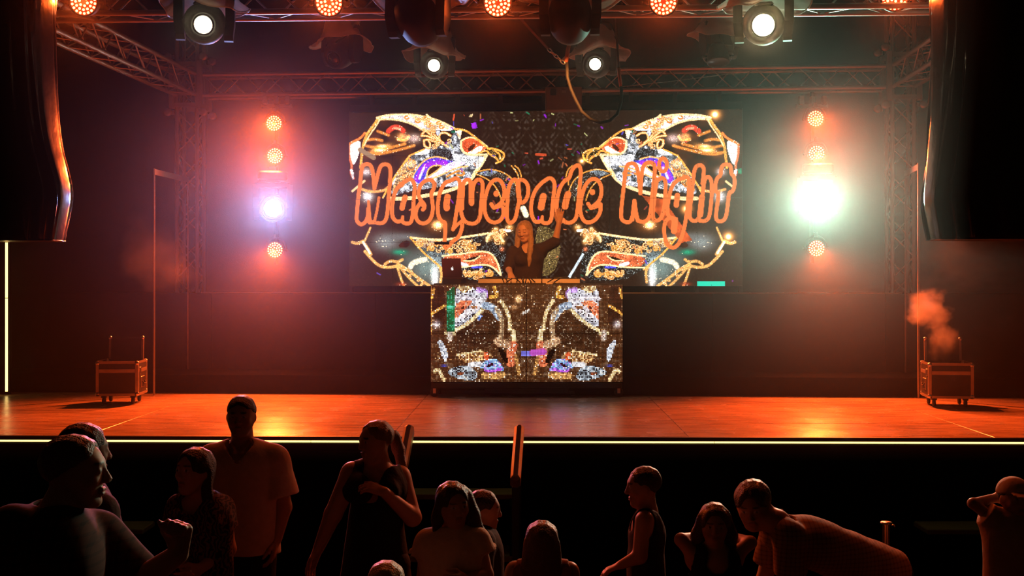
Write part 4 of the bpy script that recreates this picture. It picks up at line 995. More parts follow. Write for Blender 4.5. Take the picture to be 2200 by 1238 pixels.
wall_img = to_lin(paint_wall(PXs, PYs))
wall = thing('video_wall', 'large glowing video wall of masks lettered Masquerade Night', 'video screen', (wl.x, wl.y, wz0), Rw)
pw, ph = WW / 9, WH / 4
cab_me = MB().box((pw / 2, 0.045, ph / 2), (pw - 0.002, 0.085, ph - 0.002), bevel=0.004).mesh('screen_panel'); cab_me.materials.append(CAB)
for r in range(4):
    for c in range(9):
        o = link('screen_panel', cab_me, None, wall, Matrix.Translation((c * pw, 0, (3 - r) * ph)))
        me = cell_mesh('panel_face', 0.0012, 0.0012, pw - 0.0024, ph - 0.0024, NP, NP, wall_img[r * NP:(r + 1) * NP, c * NP:(c + 1) * NP], 1.0)
        me.materials.append(WALL_MAT)
        link('panel_face', me, None, o, Matrix.Translation((0, -0.001, 0)))
link('header_bar', MB().box((WW / 2, 0.10, WH + 0.06), (WW, 0.06, 0.08)).mesh('header_bar'), BLACK_METAL, wall)
for i in range(9):
    link('hanging_bracket', MB().box((pw * (i + .5), 0.10, WH + 0.17), (0.05, 0.05, 0.24)).box((pw * (i + .5), 0.10, WH + 0.262), (0.09, 0.10, 0.05)).mesh('hanging_bracket'), BLACK_METAL, wall)
for i in range(10):
    link('rear_strut', MB().box((pw * i, 0.16, WH / 2 - 0.02), (0.04, 0.10, WH + 0.1)).mesh('rear_strut'), BLACK_METAL, wall)

# ------------------------------------------------------------------ DJ booth with its own coarse screen
BD = 12.0
bl, br = P(925, 611, BD), P(1338, 821, BD)
BW, BH = br.x - bl.x, bl.z - br.z
booth = thing('dj_booth', 'dj booth on castors with a coarse glowing screen of masks', 'dj booth', ((bl.x + br.x) / 2, BD, STAGE_Z))
BMAT = screen_mat('booth screen light', 2.1)
NX, NZ = 72, 36
gx = bl.x + (np.arange(2 * NX) + .5) / (2 * NX) * BW; gz = bl.z - (np.arange(2 * NZ) + .5) / (2 * NZ) * BH
GX, GZ = np.meshgrid(gx, gz)
bimg = to_lin(paint_booth(1100 + GX / BD * F_PX, HOR - (GZ - CAM_Z) / BD * F_PX))
for r in range(2):
    for c in range(2):
        x0, z0 = bl.x + c * BW / 2, bl.z - (r + 1) * BH / 2
        o = part(booth, 'screen_panel', MB().box((x0 + BW / 4, BD + 0.045, z0 + BH / 4), (BW / 2 - 0.003, 0.085, BH / 2 - 0.003), bevel=0.003), CAB)
        me = cell_mesh('panel_face', x0 + .002, z0 + .002, BW / 2 - .004, BH / 2 - .004, NX, NZ, bimg[r * NZ:(r + 1) * NZ, c * NX:(c + 1) * NX], 0.66)
        me.materials.append(BMAT)
        q = link('panel_face', me, None, o); q.location = -(Vector(((bl.x + br.x) / 2, BD, STAGE_Z))) + V(0, BD - 0.001, 0); q['kind'] = 'stuff'
cx = (bl.x + br.x) / 2
part(booth, 'base_frame', MB().box((cx, BD + 0.13, br.z - 0.035), (BW - 0.02, 0.30, 0.06), bevel=0.006), BLACK_METAL)
part(booth, 'lower_beam', MB().box((cx, BD + 0.10, br.z - 0.095), (BW * 0.44, 0.16, 0.05), bevel=0.006), BLACK_METAL)
part(booth, 'lower_beam', MB().box((cx, BD + 0.22, STAGE_Z + 0.03), (BW * 0.9, 0.05, 0.03)), BLACK_METAL)
for x in (bl.x + 0.04, br.x - 0.04):
    for y in (BD + 0.03, BD + 0.22):
        c0 = V(x, y, STAGE_Z + 0.048)
        w_ = part(booth, 'castor_wheel', MB().lathe([(0.012, -0.016), (0.040, -0.016), (0.048, -0.010), (0.048, 0.010), (0.040, 0.016), (0.012, 0.016)], c0, (.35, 1, 0), 20), RUBBER)
        part(booth, 'castor_fork', MB().box(c0 + V(0, 0.0, 0.065), (0.05, 0.05, 0.03)).box(c0 + V(0.0, 0.024, 0.03), (0.03, 0.006, 0.08)).box(c0 + V(0.0, -0.024, 0.03), (0.03, 0.006, 0.08)), STEEL)
# table behind the booth, standing on the riser
tz = CAM_Z - (609 - HOR) / F_PX * 12.15
RZ = STAGE_Z + 0.2
tab = thing('dj_table', 'black table top behind the booth carrying the dj gear', 'table', (cx, 12.42, STAGE_Z))
part(tab, 'table_top', MB().box((cx, 12.40, tz - 0.02), (1.96, 0.56, 0.04), bevel=0.005), BLACK_METAL)
for x in (cx - 0.9, cx + 0.9):
    for y in (12.34, 12.64):
        z0 = RZ
        part(tab, 'leg', MB().box((x, y, (tz - 0.04 + z0) / 2), (0.04, 0.04, tz - 0.04 - z0)), BLACK_METAL)
CREAM = principled('pale metal gear case', (0.62, 0.50, 0.36), 0.4, 0.2, noise=0.1)
def deck_unit(px0, px1, label, name, knobs):
    a, b = P(px0, 606, 12.17), P(px1, 606, 12.17); x0, x1 = a.x, b.x
    t = thing(name, label, 'dj gear', ((x0 + x1) / 2, 12.35, tz))
    part(t, 'case', MB().box(((x0 + x1) / 2, 12.36, tz + 0.024), (x1 - x0, 0.36, 0.046), bevel=0.004), CREAM)
    part(t, 'top_plate', MB().box(((x0 + x1) / 2, 12.36, tz + 0.050), (x1 - x0 - 0.008, 0.35, 0.008)), BLACK_METAL)
    if knobs == 'jog':
        part(t, 'jog_wheel', MB().lathe([(0.10, 0), (0.10, 0.012), (0.085, 0.018), (0, 0.018)], ((x0 + x1) / 2, 12.40, tz + 0.054), n=28), BLACK_METAL)
        part(t, 'tempo_fader', MB().box((x1 - 0.03, 12.42, tz + 0.057), (0.012, 0.10, 0.008)), STEEL)
    else:
        for i in range(4):
            for j in range(3):
                part(t, 'knob', MB().lathe([(0.009, 0), (0.008, 0.018), (0, 0.018)], (x0 + 0.05 + i * (x1 - x0 - .1) / 3, 12.28 + j * 0.06, tz + 0.054), n=10), RUBBER)
        for i in range(4): part(t, 'fader', MB().box((x0 + 0.05 + i * (x1 - x0 - .1) / 3, 12.48, tz + 0.058), (0.012, 0.05, 0.010)), STEEL)
    return t
deck_unit(1027, 1097, 'pale backed media player on the dj table beside the laptop', 'media_player', 'jog')
deck_unit(1099, 1163, 'pale backed dj mixer between the two media players', 'dj_mixer', 'mix')
deck_unit(1165, 1246, 'pale backed media player under the raised arm of the dj', 'media_player', 'jog')
for k, (x0, x1, s_) in enumerate(((1108, 1118, 1), (1112, 1110, 1), (1120, 1126, 1), (1126, 1122, 1), (1131, 1129, 1), (1136, 1142, 1), (1079, 1083, 1), (1100, 1087, 1), (1190, 1176, 1), (1203, 1190, 1), (1086, 1092, 1), (1141, 1150, 1))):
    single('audio_cable', MB().path([P(x0, 598.5, 12.12), P((x0 * .6 + x1 * .4), 602, 12.10), P(x1, 607.2, 12.10)], 0.006, 6), CABLE,
           'thin black audio cable hanging over the back of the dj gear', 'cable', group='audio cables behind the dj gear')
single('effects_box', MB().box(P(1180, 610, 12.10) + V(0, 0, 0.004), (0.072, 0.04, 0.020), bevel=0.003), CREAM, 'small pale box on the front edge of the dj table', 'dj gear')

# laptop on a stand, lid toward us
lp = P(973, 598, 12.32)
Rl = Matrix.Rotation(math.radians(-14), 3, 'Z')
lap = thing('laptop', 'dark laptop seen from behind with a glowing fruit logo on its lid', 'laptop', (lp.x, lp.y, tz), Rl)
LAPM = principled('laptop aluminium', (0.10, 0.055, 0.045), 0.4, 0.5, noise=0.05)
link('stand', MB().box((0, 0.06, 0.022), (0.20, 0.20, 0.044)).mesh('stand'), BLACK_METAL, lap)
link('keyboard_base', MB().box((0, 0.08, 0.053), (0.23, 0.19, 0.014), bevel=0.003).mesh('keyboard_base'), LAPM, lap)
Rt = Matrix.Rotation(math.radians(14), 3, 'X')
lid = link('lid', MB().box((0, 0, 0.105), (0.215, 0.007, 0.21), bevel=0.003).mesh('lid'), LAPM, lap, Matrix.Translation((0, -0.015, 0.062)) @ Rt.to_4x4())
ap = smooth_pts([(0.0, 0.010), (0.007, 0.013), (0.013, 0.010), (0.0095, 0.004), (0.010, -0.003), (0.014, -0.008), (0.009, -0.019), (0.004, -0.021), (0.0, -0.0195), (-0.004, -0.021), (-0.010, -0.017), (-0.0145, -0.006), (-0.014, 0.006), (-0.008, 0.013)], 1, True)
lf = smooth_pts([(0.0, 0.016), (0.006, 0.018), (0.008, 0.026), (0.002, 0.024)], 1, True)
mb = MB()
for q in (ap, lf):
    mb._add([(x, 0, z) for x, z in q] + [(x, 0.0015, z) for x, z in q], [tuple(range(len(q)))] + [(i, (i + 1) % len(q), len(q) + (i + 1) % len(q), len(q) + i) for i in range(len(q))])
link('lid_logo', mb.mesh('lid_logo'), emission('logo glow', (0.95, 0.9, 0.85), 1.0), lid, Matrix.Translation((0.006, -0.0055, 0.10)))
part_c = single('laptop_cable', MB().path([P(993, 600, 12.30), P(1002, 597, 12.28), P(1008, 603, 12.25), P(1006, 610, 12.14)], 0.004, 6), CABLE, 'thin cable curling from the laptop across the table', 'cable')
# ------------------------------------------------------------------ black plastic covers over the flown loudspeakers
TARP = principled('shiny black plastic sheet', (0.020, 0.018, 0.016), 0.22, 0, 0.7, noise=0.2, nscale=6, bump=0.35, bscale=7)
def pa_cover(prof, inner_sign, cx, d, label, seed):
    """prof: (pixel of the inner edge, pixel row) from bottom to top at depth d; closed hanging sleeve with folds"""
    rs = random.Random(seed); ph = [rs.random() * 6.28 for _ in range(6)]
    rows_ = smooth_pts(prof, 2); n = 120; mb = MB(); vv = []
    zs = [P(0, y, d + 0.2).z for _, y in rows_]
    for k, (px, py) in enumerate(rows_):
        edge = P(px, py, d + 0.42).x; hw = abs(edge - cx); z = zs[k]
        v = k / (len(rows_) - 1)
        for i in range(n):
            t = 2 * math.pi * i / n
            ex, ey = math.copysign(abs(math.cos(t)) ** 0.6, math.cos(t)), math.copysign(abs(math.sin(t)) ** 0.6, math.sin(t))
            side = max(0.0, ex * inner_sign)
            fold = 0.012 * math.sin(9 * t + ph[0] + 2 * v) + 0.016 * math.sin(17 * t + ph[1] + 3 * math.sin(3 * v + ph[2])) + 0.008 * math.sin(31 * t + ph[3] + 4 * v)
            rr = 1 + fold * (0.35 + 1.3 * side) * (1.4 - 0.6 * v)
            vv.append((cx + hw * ex * (rr if side <= 0.98 else 1), d + 0.42 + 0.42 * ey * rr * (0.55 + 0.45 * v if True else 1), z))
    R_ = len(rows_); fs = []
    for k in range(R_ - 1):
        for i in range(n):
            j = (i + 1) % n
            fs.append((k * n + i, k * n + j, k * n + n + j, k * n + n + i))
    mb._add(vv, fs, True); mb._add(vv[:n], [tuple(reversed(range(n)))]); mb._add(vv[-n:], [tuple(range(n))])
    t = thing('speaker_cover', label, 'cover', (cx, d + 0.42, zs[0]), group='covers over the flown loudspeakers')
    part(t, 'plastic_sheet', mb, TARP)
    part(t, 'bottom_hem', MB().path([Vector(p) + V(0, 0, 0.003) for p in vv[:n:2]], 0.007, 6, True), TARP)
    part(t, 'hanging_strap', MB().box((cx, d + 0.42, zs[-1] + 0.3), (0.06, 0.02, 0.6)), BLACK_METAL)
    return t
pa_cover([(126, 516), (135, 470), (146, 412), (132, 350), (118, 300), (108, 220), (103, 140), (100, 60), (98, 0), (98, -60)], 1, P(-70, 0, 8.0).x, 8.0,
         'shiny black plastic cover hanging above the upright light strip', 2)
pa_cover([(2006, 513), (1998, 470), (1991, 430), (1996, 380), (2004, 300), (2011, 200), (2015, 100), (2014, 0), (2014, -60)], -1, P(2275, 0, 8.0).x, 8.0,
         'shiny black plastic cover hanging above the smoking case', 9)

# ------------------------------------------------------------------ flight cases with open lids (fog machines inside)
CASE_PLY = principled('black laminated ply', (0.025, 0.023, 0.022), 0.5, noise=0.25, nscale=18)
ALU_DULL = principled('dull aluminium edging', (0.45, 0.40, 0.36), 0.42, 0.8, noise=0.2, nscale=15)
def flight_case(pos, yaw, label, W=0.40, D=0.36, H=0.34):
    t = thing('flight_case', label, 'flight case', pos, Matrix.Rotation(yaw, 3, 'Z'), 'open flight cases with fog machines')
    z0 = 0.085
    def L(n, mb, m): return link(n, mb.mesh(n), m, t)
    hb = H * 0.72
    for (c, s) in (((0, -D / 2 + .005, z0 + H / 2), (W, .01, H)), ((0, D / 2 - .005, z0 + H / 2), (W, .01, H)), ((-W / 2 + .005, 0, z0 + H / 2), (.01, D - .02, H)), ((W / 2 - .005, 0, z0 + H / 2), (.01, D - .02, H)), ((0, 0, z0 + .005), (W - .02, D - .02, .01))):
        L('panel', MB().box(c, s), CASE_PLY)
    e = 0.028
    for sx in (-1, 1):
        for sy in (-1, 1):
            L('corner_edge', MB().box((sx * (W / 2 - e / 2 + .003), sy * (D / 2 - e / 2 + .003), z0 + H / 2), (e, e, H - .02)), ALU_DULL)
    for z in (z0 + .012, z0 + H - .012, z0 + hb):
        for sy in (-1, 1): L('edge_strip', MB().box((0, sy * (D / 2 - .002), z), (W - 2 * e, .012, .024 if z != z0 + hb else .034)), ALU_DULL)
        for sx in (-1, 1): L('edge_strip', MB().box((sx * (W / 2 - .002), 0, z), (.012, D - 2 * e, .024 if z != z0 + hb else .034)), ALU_DULL)
    for sx in (-1, 1):
        for sy in (-1, 1):
            for z in (z0 + .02, z0 + H - .02):
                L('ball_corner', MB().lathe([(0.0, -.024), (.017, -.017), (.024, 0), (.017, .017), (0.0, .024)], (sx * (W / 2 - .012), sy * (D / 2 - .012), z), n=12), STEEL)
    for sx in (-1, 1):
        L('handle_dish', MB().box((sx * (W / 2 + .003), 0, z0 + hb * .52), (.012, .12, .11), bevel=.004), STEEL)
        L('handle', MB().path([(sx * (W / 2 + .012), -.045, z0 + hb * .55), (sx * (W / 2 + .025), -.04, z0 + hb * .45), (sx * (W / 2 + .025), .04, z0 + hb * .45), (sx * (W / 2 + .012), .045, z0 + hb * .55)], .007, 6), RUBBER)
        L('latch', MB().box((sx * (W / 2 + .004), -.11, z0 + hb), (.014, .05, .07), bevel=.004), STEEL)
    # lid standing open at the back
    lid_ = link('lid', MB().box((0, 0, 0.11), (W - .06, .012, .22)).mesh('lid'), CASE_PLY, t, Matrix.Translation((0, D / 2 - .02, z0 + H)) @ Matrix.Rotation(math.radians(-6), 4, 'X'))
    for sx in (-1, 1):
        link('lid_edge', MB().box((sx * (W / 2 - .04), 0, 0.11), (.02, .03, .22)).mesh('lid_edge'), ALU_DULL, lid_)
        link('lid_corner', MB().lathe([(0.0, -.02), (.014, -.014), (.02, 0), (.014, .014), (0.0, .02)], (sx * (W / 2 - .04), -.01, .215), n=10).mesh('lid_corner'), STEEL, lid_)
    link('lid_edge', MB().box((0, 0, 0.215), (W - .1, .03, .016)).mesh('lid_edge'), CASE_PLY, lid_)
    L('fog_machine', MB().box((0, 0.02, z0 + .12), (W - .12, D - .14, .2), bevel=.02).tube((0, .02, z0 + .22), (0, .02, z0 + .29), .03, n=14), BLACK_METAL)
    for sx in (-1, 1):
        for sy in (-1, 1):
            c = V(sx * (W / 2 - .06), sy * (D / 2 - .06), .038)
            L('castor', MB().lathe([(.01, -.012), (.033, -.012), (.038, 0), (.033, .012), (.01, .012)], c, (1, 0, 0), 14).box(c + V(0, 0, .036), (.045, .045, .022)), RUBBER)
    return t
fl = P(262, 866, 11.45); fr = P(2034, 872, 11.2)
fl.z = fr.z = STAGE_Z
flight_case(fl, math.radians(4), 'open black flight case beside the upright light strip, metal edged')
flight_case(fr, math.radians(-8), 'open black flight case with thick smoke rising from it', W=0.41)

# ------------------------------------------------------------------ haze and smoke
def haze_mat():
    m = bpy.data.materials.new('thin stage haze'); m.use_nodes = True
    nt = m.node_tree; nt.nodes.remove(nt.nodes['Principled BSDF'])
    s = nt.nodes.new('ShaderNodeVolumeScatter'); s.inputs['Color'].default_value = (1, 1, 1, 1); s.inputs['Density'].default_value = HAZE_DENSITY
    s.inputs['Anisotropy'].default_value = 0.82
    nt.links.new(s.outputs[0], nt.nodes['Material Output'].inputs['Volume'])
    return m
hz = single('haze', MB().box((0.1, 10.6, 4.3), (12.0, 6.3, 6.1)), haze_mat(), 'thin haze hanging over the whole stage', 'haze', kind='stuff')
def smoke(name, label, c, R3, density, scale, thr, seed, tint=(1, 1, 1), sway=0.0):
    m = bpy.data.materials.new(name + ' puffs'); m.use_nodes = True
    nt = m.node_tree; nt.nodes.remove(nt.nodes['Principled BSDF']); N = nt.nodes.new; Lk = nt.links.new
    tc = N('ShaderNodeTexCoord')
    ln = N('ShaderNodeVectorMath'); ln.operation = 'LENGTH'; Lk(tc.outputs['Object'], ln.inputs[0])
    nz = N('ShaderNodeTexNoise'); nz.inputs['Scale'].default_value = scale; nz.inputs['Detail'].default_value = 4; nz.inputs['Roughness'].default_value = 0.55; nz.noise_dimensions = '4D'; nz.inputs['W'].default_value = seed
    Lk(tc.outputs['Object'], nz.inputs['Vector'])
    fall = N('ShaderNodeMapRange'); fall.inputs['From Min'].default_value = 1.0; fall.inputs['From Max'].default_value = 0.0; Lk(ln.outputs['Value'], fall.inputs['Value'])
    ad = N('ShaderNodeMath'); ad.operation = 'MULTIPLY_ADD'; Lk(fall.outputs[0], ad.inputs[0]); ad.inputs[1].default_value = 0.6; Lk(nz.outputs['Fac'], ad.inputs[2])
    th = N('ShaderNodeMapRange'); th.inputs['From Min'].default_value = thr; th.inputs['From Max'].default_value = thr + 0.22; Lk(ad.outputs[0], th.inputs['Value'])
    mu = N('ShaderNodeMath'); mu.operation = 'MULTIPLY'; Lk(th.outputs[0], mu.inputs[0]); mu.inputs[1].default_value = density
    ms = N('ShaderNodeMath'); ms.operation = 'MULTIPLY'; Lk(mu.outputs[0], ms.inputs[0])
    f2 = N('ShaderNodeMapRange'); f2.inputs['From Min'].default_value = 1.0; f2.inputs['From Max'].default_value = 0.7; Lk(ln.outputs['Value'], f2.inputs['Value']); Lk(f2.outputs[0], ms.inputs[1])
    s = N('ShaderNodeVolumeScatter'); s.inputs['Anisotropy'].default_value = 0.2; s.inputs['Color'].default_value = (*tint, 1); Lk(ms.outputs[0], s.inputs['Density'])
    Lk(s.outputs[0], nt.nodes['Material Output'].inputs['Volume'])
    mb = MB().lathe([(0.0, -1.0), (0.5, -.866), (.866, -.5), (1, 0), (.866, .5), (.5, .866), (0, 1.0)], n=20)
    o = link(name, mb.mesh(name), m); o.location = c; o.scale = R3
    return tag(o, label, 'smoke', kind='stuff')
smoke('smoke', 'thick orange smoke cloud billowing above the open flight case', P(1996, 668, 11.4), (0.34, 0.26, 0.30), 2.4, 2.3, 0.70, 3.0)
smoke('smoke', 'narrow orange column of smoke rising straight out of the flight case', P(2026, 735, 11.3), (0.20, 0.20, 0.30), 2.4, 1.9, 0.66, 6.0)
smoke('smoke', 'faint smoke drifting across under the black plastic cover above the smoking case', P(2075, 575, 11.9), (1.0, 0.4, 0.55), 0.45, 1.8, 0.78, 8.0)
smoke('smoke', 'faint smoke drifting behind the portal frame by the upright light strip', P(330, 560, 12.0), (0.72, 0.4, 0.7), 0.30, 1.8, 0.78, 5.0)
# ------------------------------------------------------------------ people: each body is one continuous surface grown from a distance field
class Field:
    def __init__(s, lo, hi, vs):
        s.lo = np.array(lo, float); s.vs = vs
        s.n = np.ceil((np.array(hi) - s.lo) / vs).astype(int) + 2
        s.D = np.full(s.n, 0.5, np.float32)
    def sub(s, lo, hi):
        a = np.maximum(np.floor((np.array(lo) - s.lo) / s.vs).astype(int), 0); b = np.minimum(np.ceil((np.array(hi) - s.lo) / s.vs).astype(int) + 1, s.n)
        if (b <= a).any(): return None
        sl = tuple(slice(a[i], b[i]) for i in range(3))
        ax = [(s.lo[i] + np.arange(a[i], b[i]) * s.vs).astype(np.float32) for i in range(3)]
        return sl, (ax[0][:, None, None], ax[1][None, :, None], ax[2][None, None, :])
    def put(s, sl, d, k, op):
        A = s.D[sl]
        if op == 'add':
            h = np.maximum(k - np.abs(A - d), 0) / k; s.D[sl] = np.minimum(A, d) - h * h * k * .25
        else:
            d = -d; h = np.maximum(k - np.abs(A - d), 0) / k; s.D[sl] = np.maximum(A, d) + h * h * k * .25
    def cone(s, a, b, ra, rb=None, k=.02, flat=None, op='add', cap=None):
        """round cone a-b; flat=(axis, factor) squeezes it along an axis; cap=(point, normal) cuts it by a plane"""
        a, b = np.array(a, float), np.array(b, float); rb = ra if rb is None else rb; R = max(ra, rb) + k + 3 * s.vs
        q = s.sub(np.minimum(a, b) - R, np.maximum(a, b) + R)
        if q is None: return
        sl, (X, Y, Z) = q
        dx, dy, dz = X - a[0], Y - a[1], Z - a[2]; ab = b - a
        if flat is not None:
            n, f = np.array(flat[0], float), 1 / flat[1] - 1; n = n / np.linalg.norm(n)
            t = (dx * n[0] + dy * n[1] + dz * n[2]) * f; dx, dy, dz = dx + t * n[0], dy + t * n[1], dz + t * n[2]; ab = ab + n * (ab @ n) * f
        L = ab @ ab + 1e-9
        t = np.clip((dx * ab[0] + dy * ab[1] + dz * ab[2]) / L, 0, 1)
        d = np.sqrt((dx - t * ab[0]) ** 2 + (dy - t * ab[1]) ** 2 + (dz - t * ab[2]) ** 2) - (ra + (rb - ra) * t)
        if cap is not None:
            for c, n in (cap if isinstance(cap, list) else [cap]):
                n = np.array(n, float); n /= np.linalg.norm(n); c = np.array(c, float)
                d = np.maximum(d, (X - c[0]) * n[0] + (Y - c[1]) * n[1] + (Z - c[2]) * n[2])
        s.put(sl, d.astype(np.float32), k, op)
    def ell(s, c, axes, r, k=.02, op='add', rip=None):
        c = np.array(c, float); R = max(r) + k + 3 * s.vs
        q = s.sub(c - R, c + R)
        if q is None: return
        sl, (X, Y, Z) = q; dx, dy, dz = X - c[0], Y - c[1], Z - c[2]
        u = [dx * A[0] + dy * A[1] + dz * A[2] for A in axes]
        k0 = np.sqrt(sum((u[i] / r[i]) ** 2 for i in range(3))); k1 = np.sqrt(sum((u[i] / r[i] ** 2) ** 2 for i in range(3))) + 1e-6
        d = k0 * (k0 - 1) / k1
        if rip is not None: d = d + rip(u)
        s.put(sl, d.astype(np.float32), k, op)
    def cut(s, c, n, k=.004):
        """remove everything on the side the normal points to"""
        n = np.array(n, float); n /= np.linalg.norm(n)
        sl, (X, Y, Z) = s.sub(s.lo, s.lo + s.n * s.vs)
        d = -((X - c[0]) * n[0] + (Y - c[1]) * n[1] + (Z - c[2]) * n[2])
        s.put(sl, d.astype(np.float32), k, 'sub')
    def ripple(s, amp, f, seed=0.0):
        sl, (X, Y, Z) = s.sub(s.lo, s.lo + s.n * s.vs)
        s.D = s.D + (amp * (np.sin(f[0] * X + 2 * np.sin(f[2] * .31 * Z + seed)) + .8 * np.sin(f[1] * Y + 1.7 * np.sin(f[2] * .23 * Z + 2 * seed) + f[2] * .2 * Z))).astype(np.float32)
    def surface(s):
        D = s.D; D[0] = D[-1] = .1; D[:, 0] = D[:, -1] = .1; D[:, :, 0] = D[:, :, -1] = .1
        S = D < 0; n = np.array(D.shape)
        c = np.zeros(n - 1, np.int8)
        for i in (0, 1):
            for j in (0, 1):
                for k in (0, 1): c += S[i:n[0] - 1 + i, j:n[1] - 1 + j, k:n[2] - 1 + k]
        act = (c > 0) & (c < 8); I = np.argwhere(act); M = len(I)
        idx = np.full(act.shape, -1, np.int32); idx[tuple(I.T)] = np.arange(M)
        pos = np.zeros((M, 3)); cnt = np.zeros(M)
        for ax in range(3):
            for u in (0, 1):
                for v in (0, 1):
                    o = np.zeros(3, int); o[(ax + 1) % 3] = u; o[(ax + 2) % 3] = v; e = o.copy(); e[ax] = 1
                    a = D[I[:, 0] + o[0], I[:, 1] + o[1], I[:, 2] + o[2]]; b = D[I[:, 0] + e[0], I[:, 1] + e[1], I[:, 2] + e[2]]
                    m = (a < 0) != (b < 0); t = np.where(m, a / np.where(m, a - b, 1), 0)
                    q = I + o; q = q.astype(float); q[:, ax] += t
                    pos[m] += q[m]; cnt[m] += 1
        vts = s.lo + pos / np.maximum(cnt, 1)[:, None] * s.vs
        F = []
        for ax in range(3):
            b_, c_ = (ax + 1) % 3, (ax + 2) % 3
            sl0 = [slice(1, -1)] * 3; sl1 = [slice(1, -1)] * 3; sl0[ax] = slice(0, n[ax] - 1); sl1[ax] = slice(1, n[ax])
            x = S[tuple(sl0)] != S[tuple(sl1)]
            E = np.argwhere(x); off = np.ones(3, int); off[ax] = 0; E = E + off
            E = E[(E[:, b_] > 0) & (E[:, c_] > 0)]
            g = lambda db, dc: idx[tuple((E - np.eye(3, dtype=int)[b_] * db - np.eye(3, dtype=int)[c_] * dc).T)]
            q = np.stack([g(1, 1), g(0, 1), g(0, 0), g(1, 0)], -1)
            ins = S[tuple(E.T)]
            q = np.where(ins[:, None], q, q[:, ::-1])
            F.append(q)
        F = np.concatenate(F); F = F[(F >= 0).all(1)]
        return vts, F

def field_mesh(name, fld, base, smooth=1, paint=None, col=(1, 1, 1)):
    v, f = fld.surface()
    if len(v) == 0: return None
    for _ in range(smooth):
        acc = np.zeros_like(v); cn = np.zeros(len(v))
        for i in range(4):
            a, b = f[:, i], f[:, (i + 1) % 4]
            for d_ in range(3): acc[:, d_] += np.bincount(a, v[b, d_], len(v)) + np.bincount(b, v[a, d_], len(v))
            cn += np.bincount(a, minlength=len(v)) + np.bincount(b, minlength=len(v))
        v = v * .45 + .55 * acc / np.maximum(cn, 1)[:, None]
    m = bpy.data.meshes.new(name)
    m.vertices.add(len(v)); m.vertices.foreach_set('co', (v - np.array(base)).ravel().astype(np.float32))
    m.loops.add(f.size); m.loops.foreach_set('vertex_index', f.ravel().astype(np.int32))
    m.polygons.add(len(f)); m.polygons.foreach_set('loop_start', (np.arange(len(f)) * 4).astype(np.int32))
    m.update(calc_edges=True)
    m.polygons.foreach_set('use_smooth', np.ones(len(f), bool))
    if paint is not None:
        C = np.ones((len(v), 4), np.float32); C[:, :3] = col
        for c, ax, r, cc in paint:
            q = v - np.array(c); e = sum(((q @ np.array(ax[i])) / r[i]) ** 2 for i in range(3))
            w = np.clip((1.25 - e) / .5, 0, 1)[:, None]; C[:, :3] = C[:, :3] * (1 - w) + np.array(cc) * w
        at = m.color_attributes.new('skin', 'FLOAT_COLOR', 'POINT'); at.data.foreach_set('color', C.ravel())
    return m

def N_(v): v = np.array(v, float); return v / np.linalg.norm(v)
UP = np.array([0, 0, 1.0])
def stance(px, d, h, face, ground=0.0, wide=1.0):
    """joints of a standing figure of height h at depth d, facing the direction face"""
    x = (px - 1100) / F_PX * d; o = np.array([x, d, ground]); f = N_([face[0], face[1], 0]); r = np.array([f[1], -f[0], 0])
    J = dict(h=h, f=f, r=r, o=o)
    g = lambda a, b, c: o + r * a * h + f * b * h + UP * c * h
    J.update(head=g(0, .012, .932), neck=g(0, -.012, .845), chest=g(0, 0, .735), waist=g(0, 0.005, .62), pelvis=g(0, 0, .53))
    for s, n in ((1, 'R'), (-1, 'L')):
        J['sh' + n] = g(s * .105 * wide, -.005, .812); J['el' + n] = g(s * .135 * wide, -.012, .635); J['wr' + n] = g(s * .142 * wide, .03, .49)
        J['hip' + n] = g(s * .052, 0, .51); J['kn' + n] = g(s * .055, .008, .285); J['an' + n] = g(s * .055, -.008, .045); J['toe' + n] = g(s * .062, .085, .018)
    J['hf'] = f.copy(); J['hu'] = UP.copy(); J['Hh'] = .132 * h
    return J
def shift(J, delta, keys):
    for k in keys: J[k] = np.array(J[k]) + np.array(delta)
def put_head(J, px, py, d, hf=None, hu=None, Hh=None):
    """move the head so that its middle shows at px, py; the whole upright figure follows, feet stay on the ground"""
    J['head'] = np.array(P(px, py, d))
    if hf is not None: J['hf'] = N_(hf)
    if hu is not None: J['hu'] = N_(hu)
    if Hh is not None: J['Hh'] = Hh
def pt(px, py, d): return np.array(P(px, py, d))

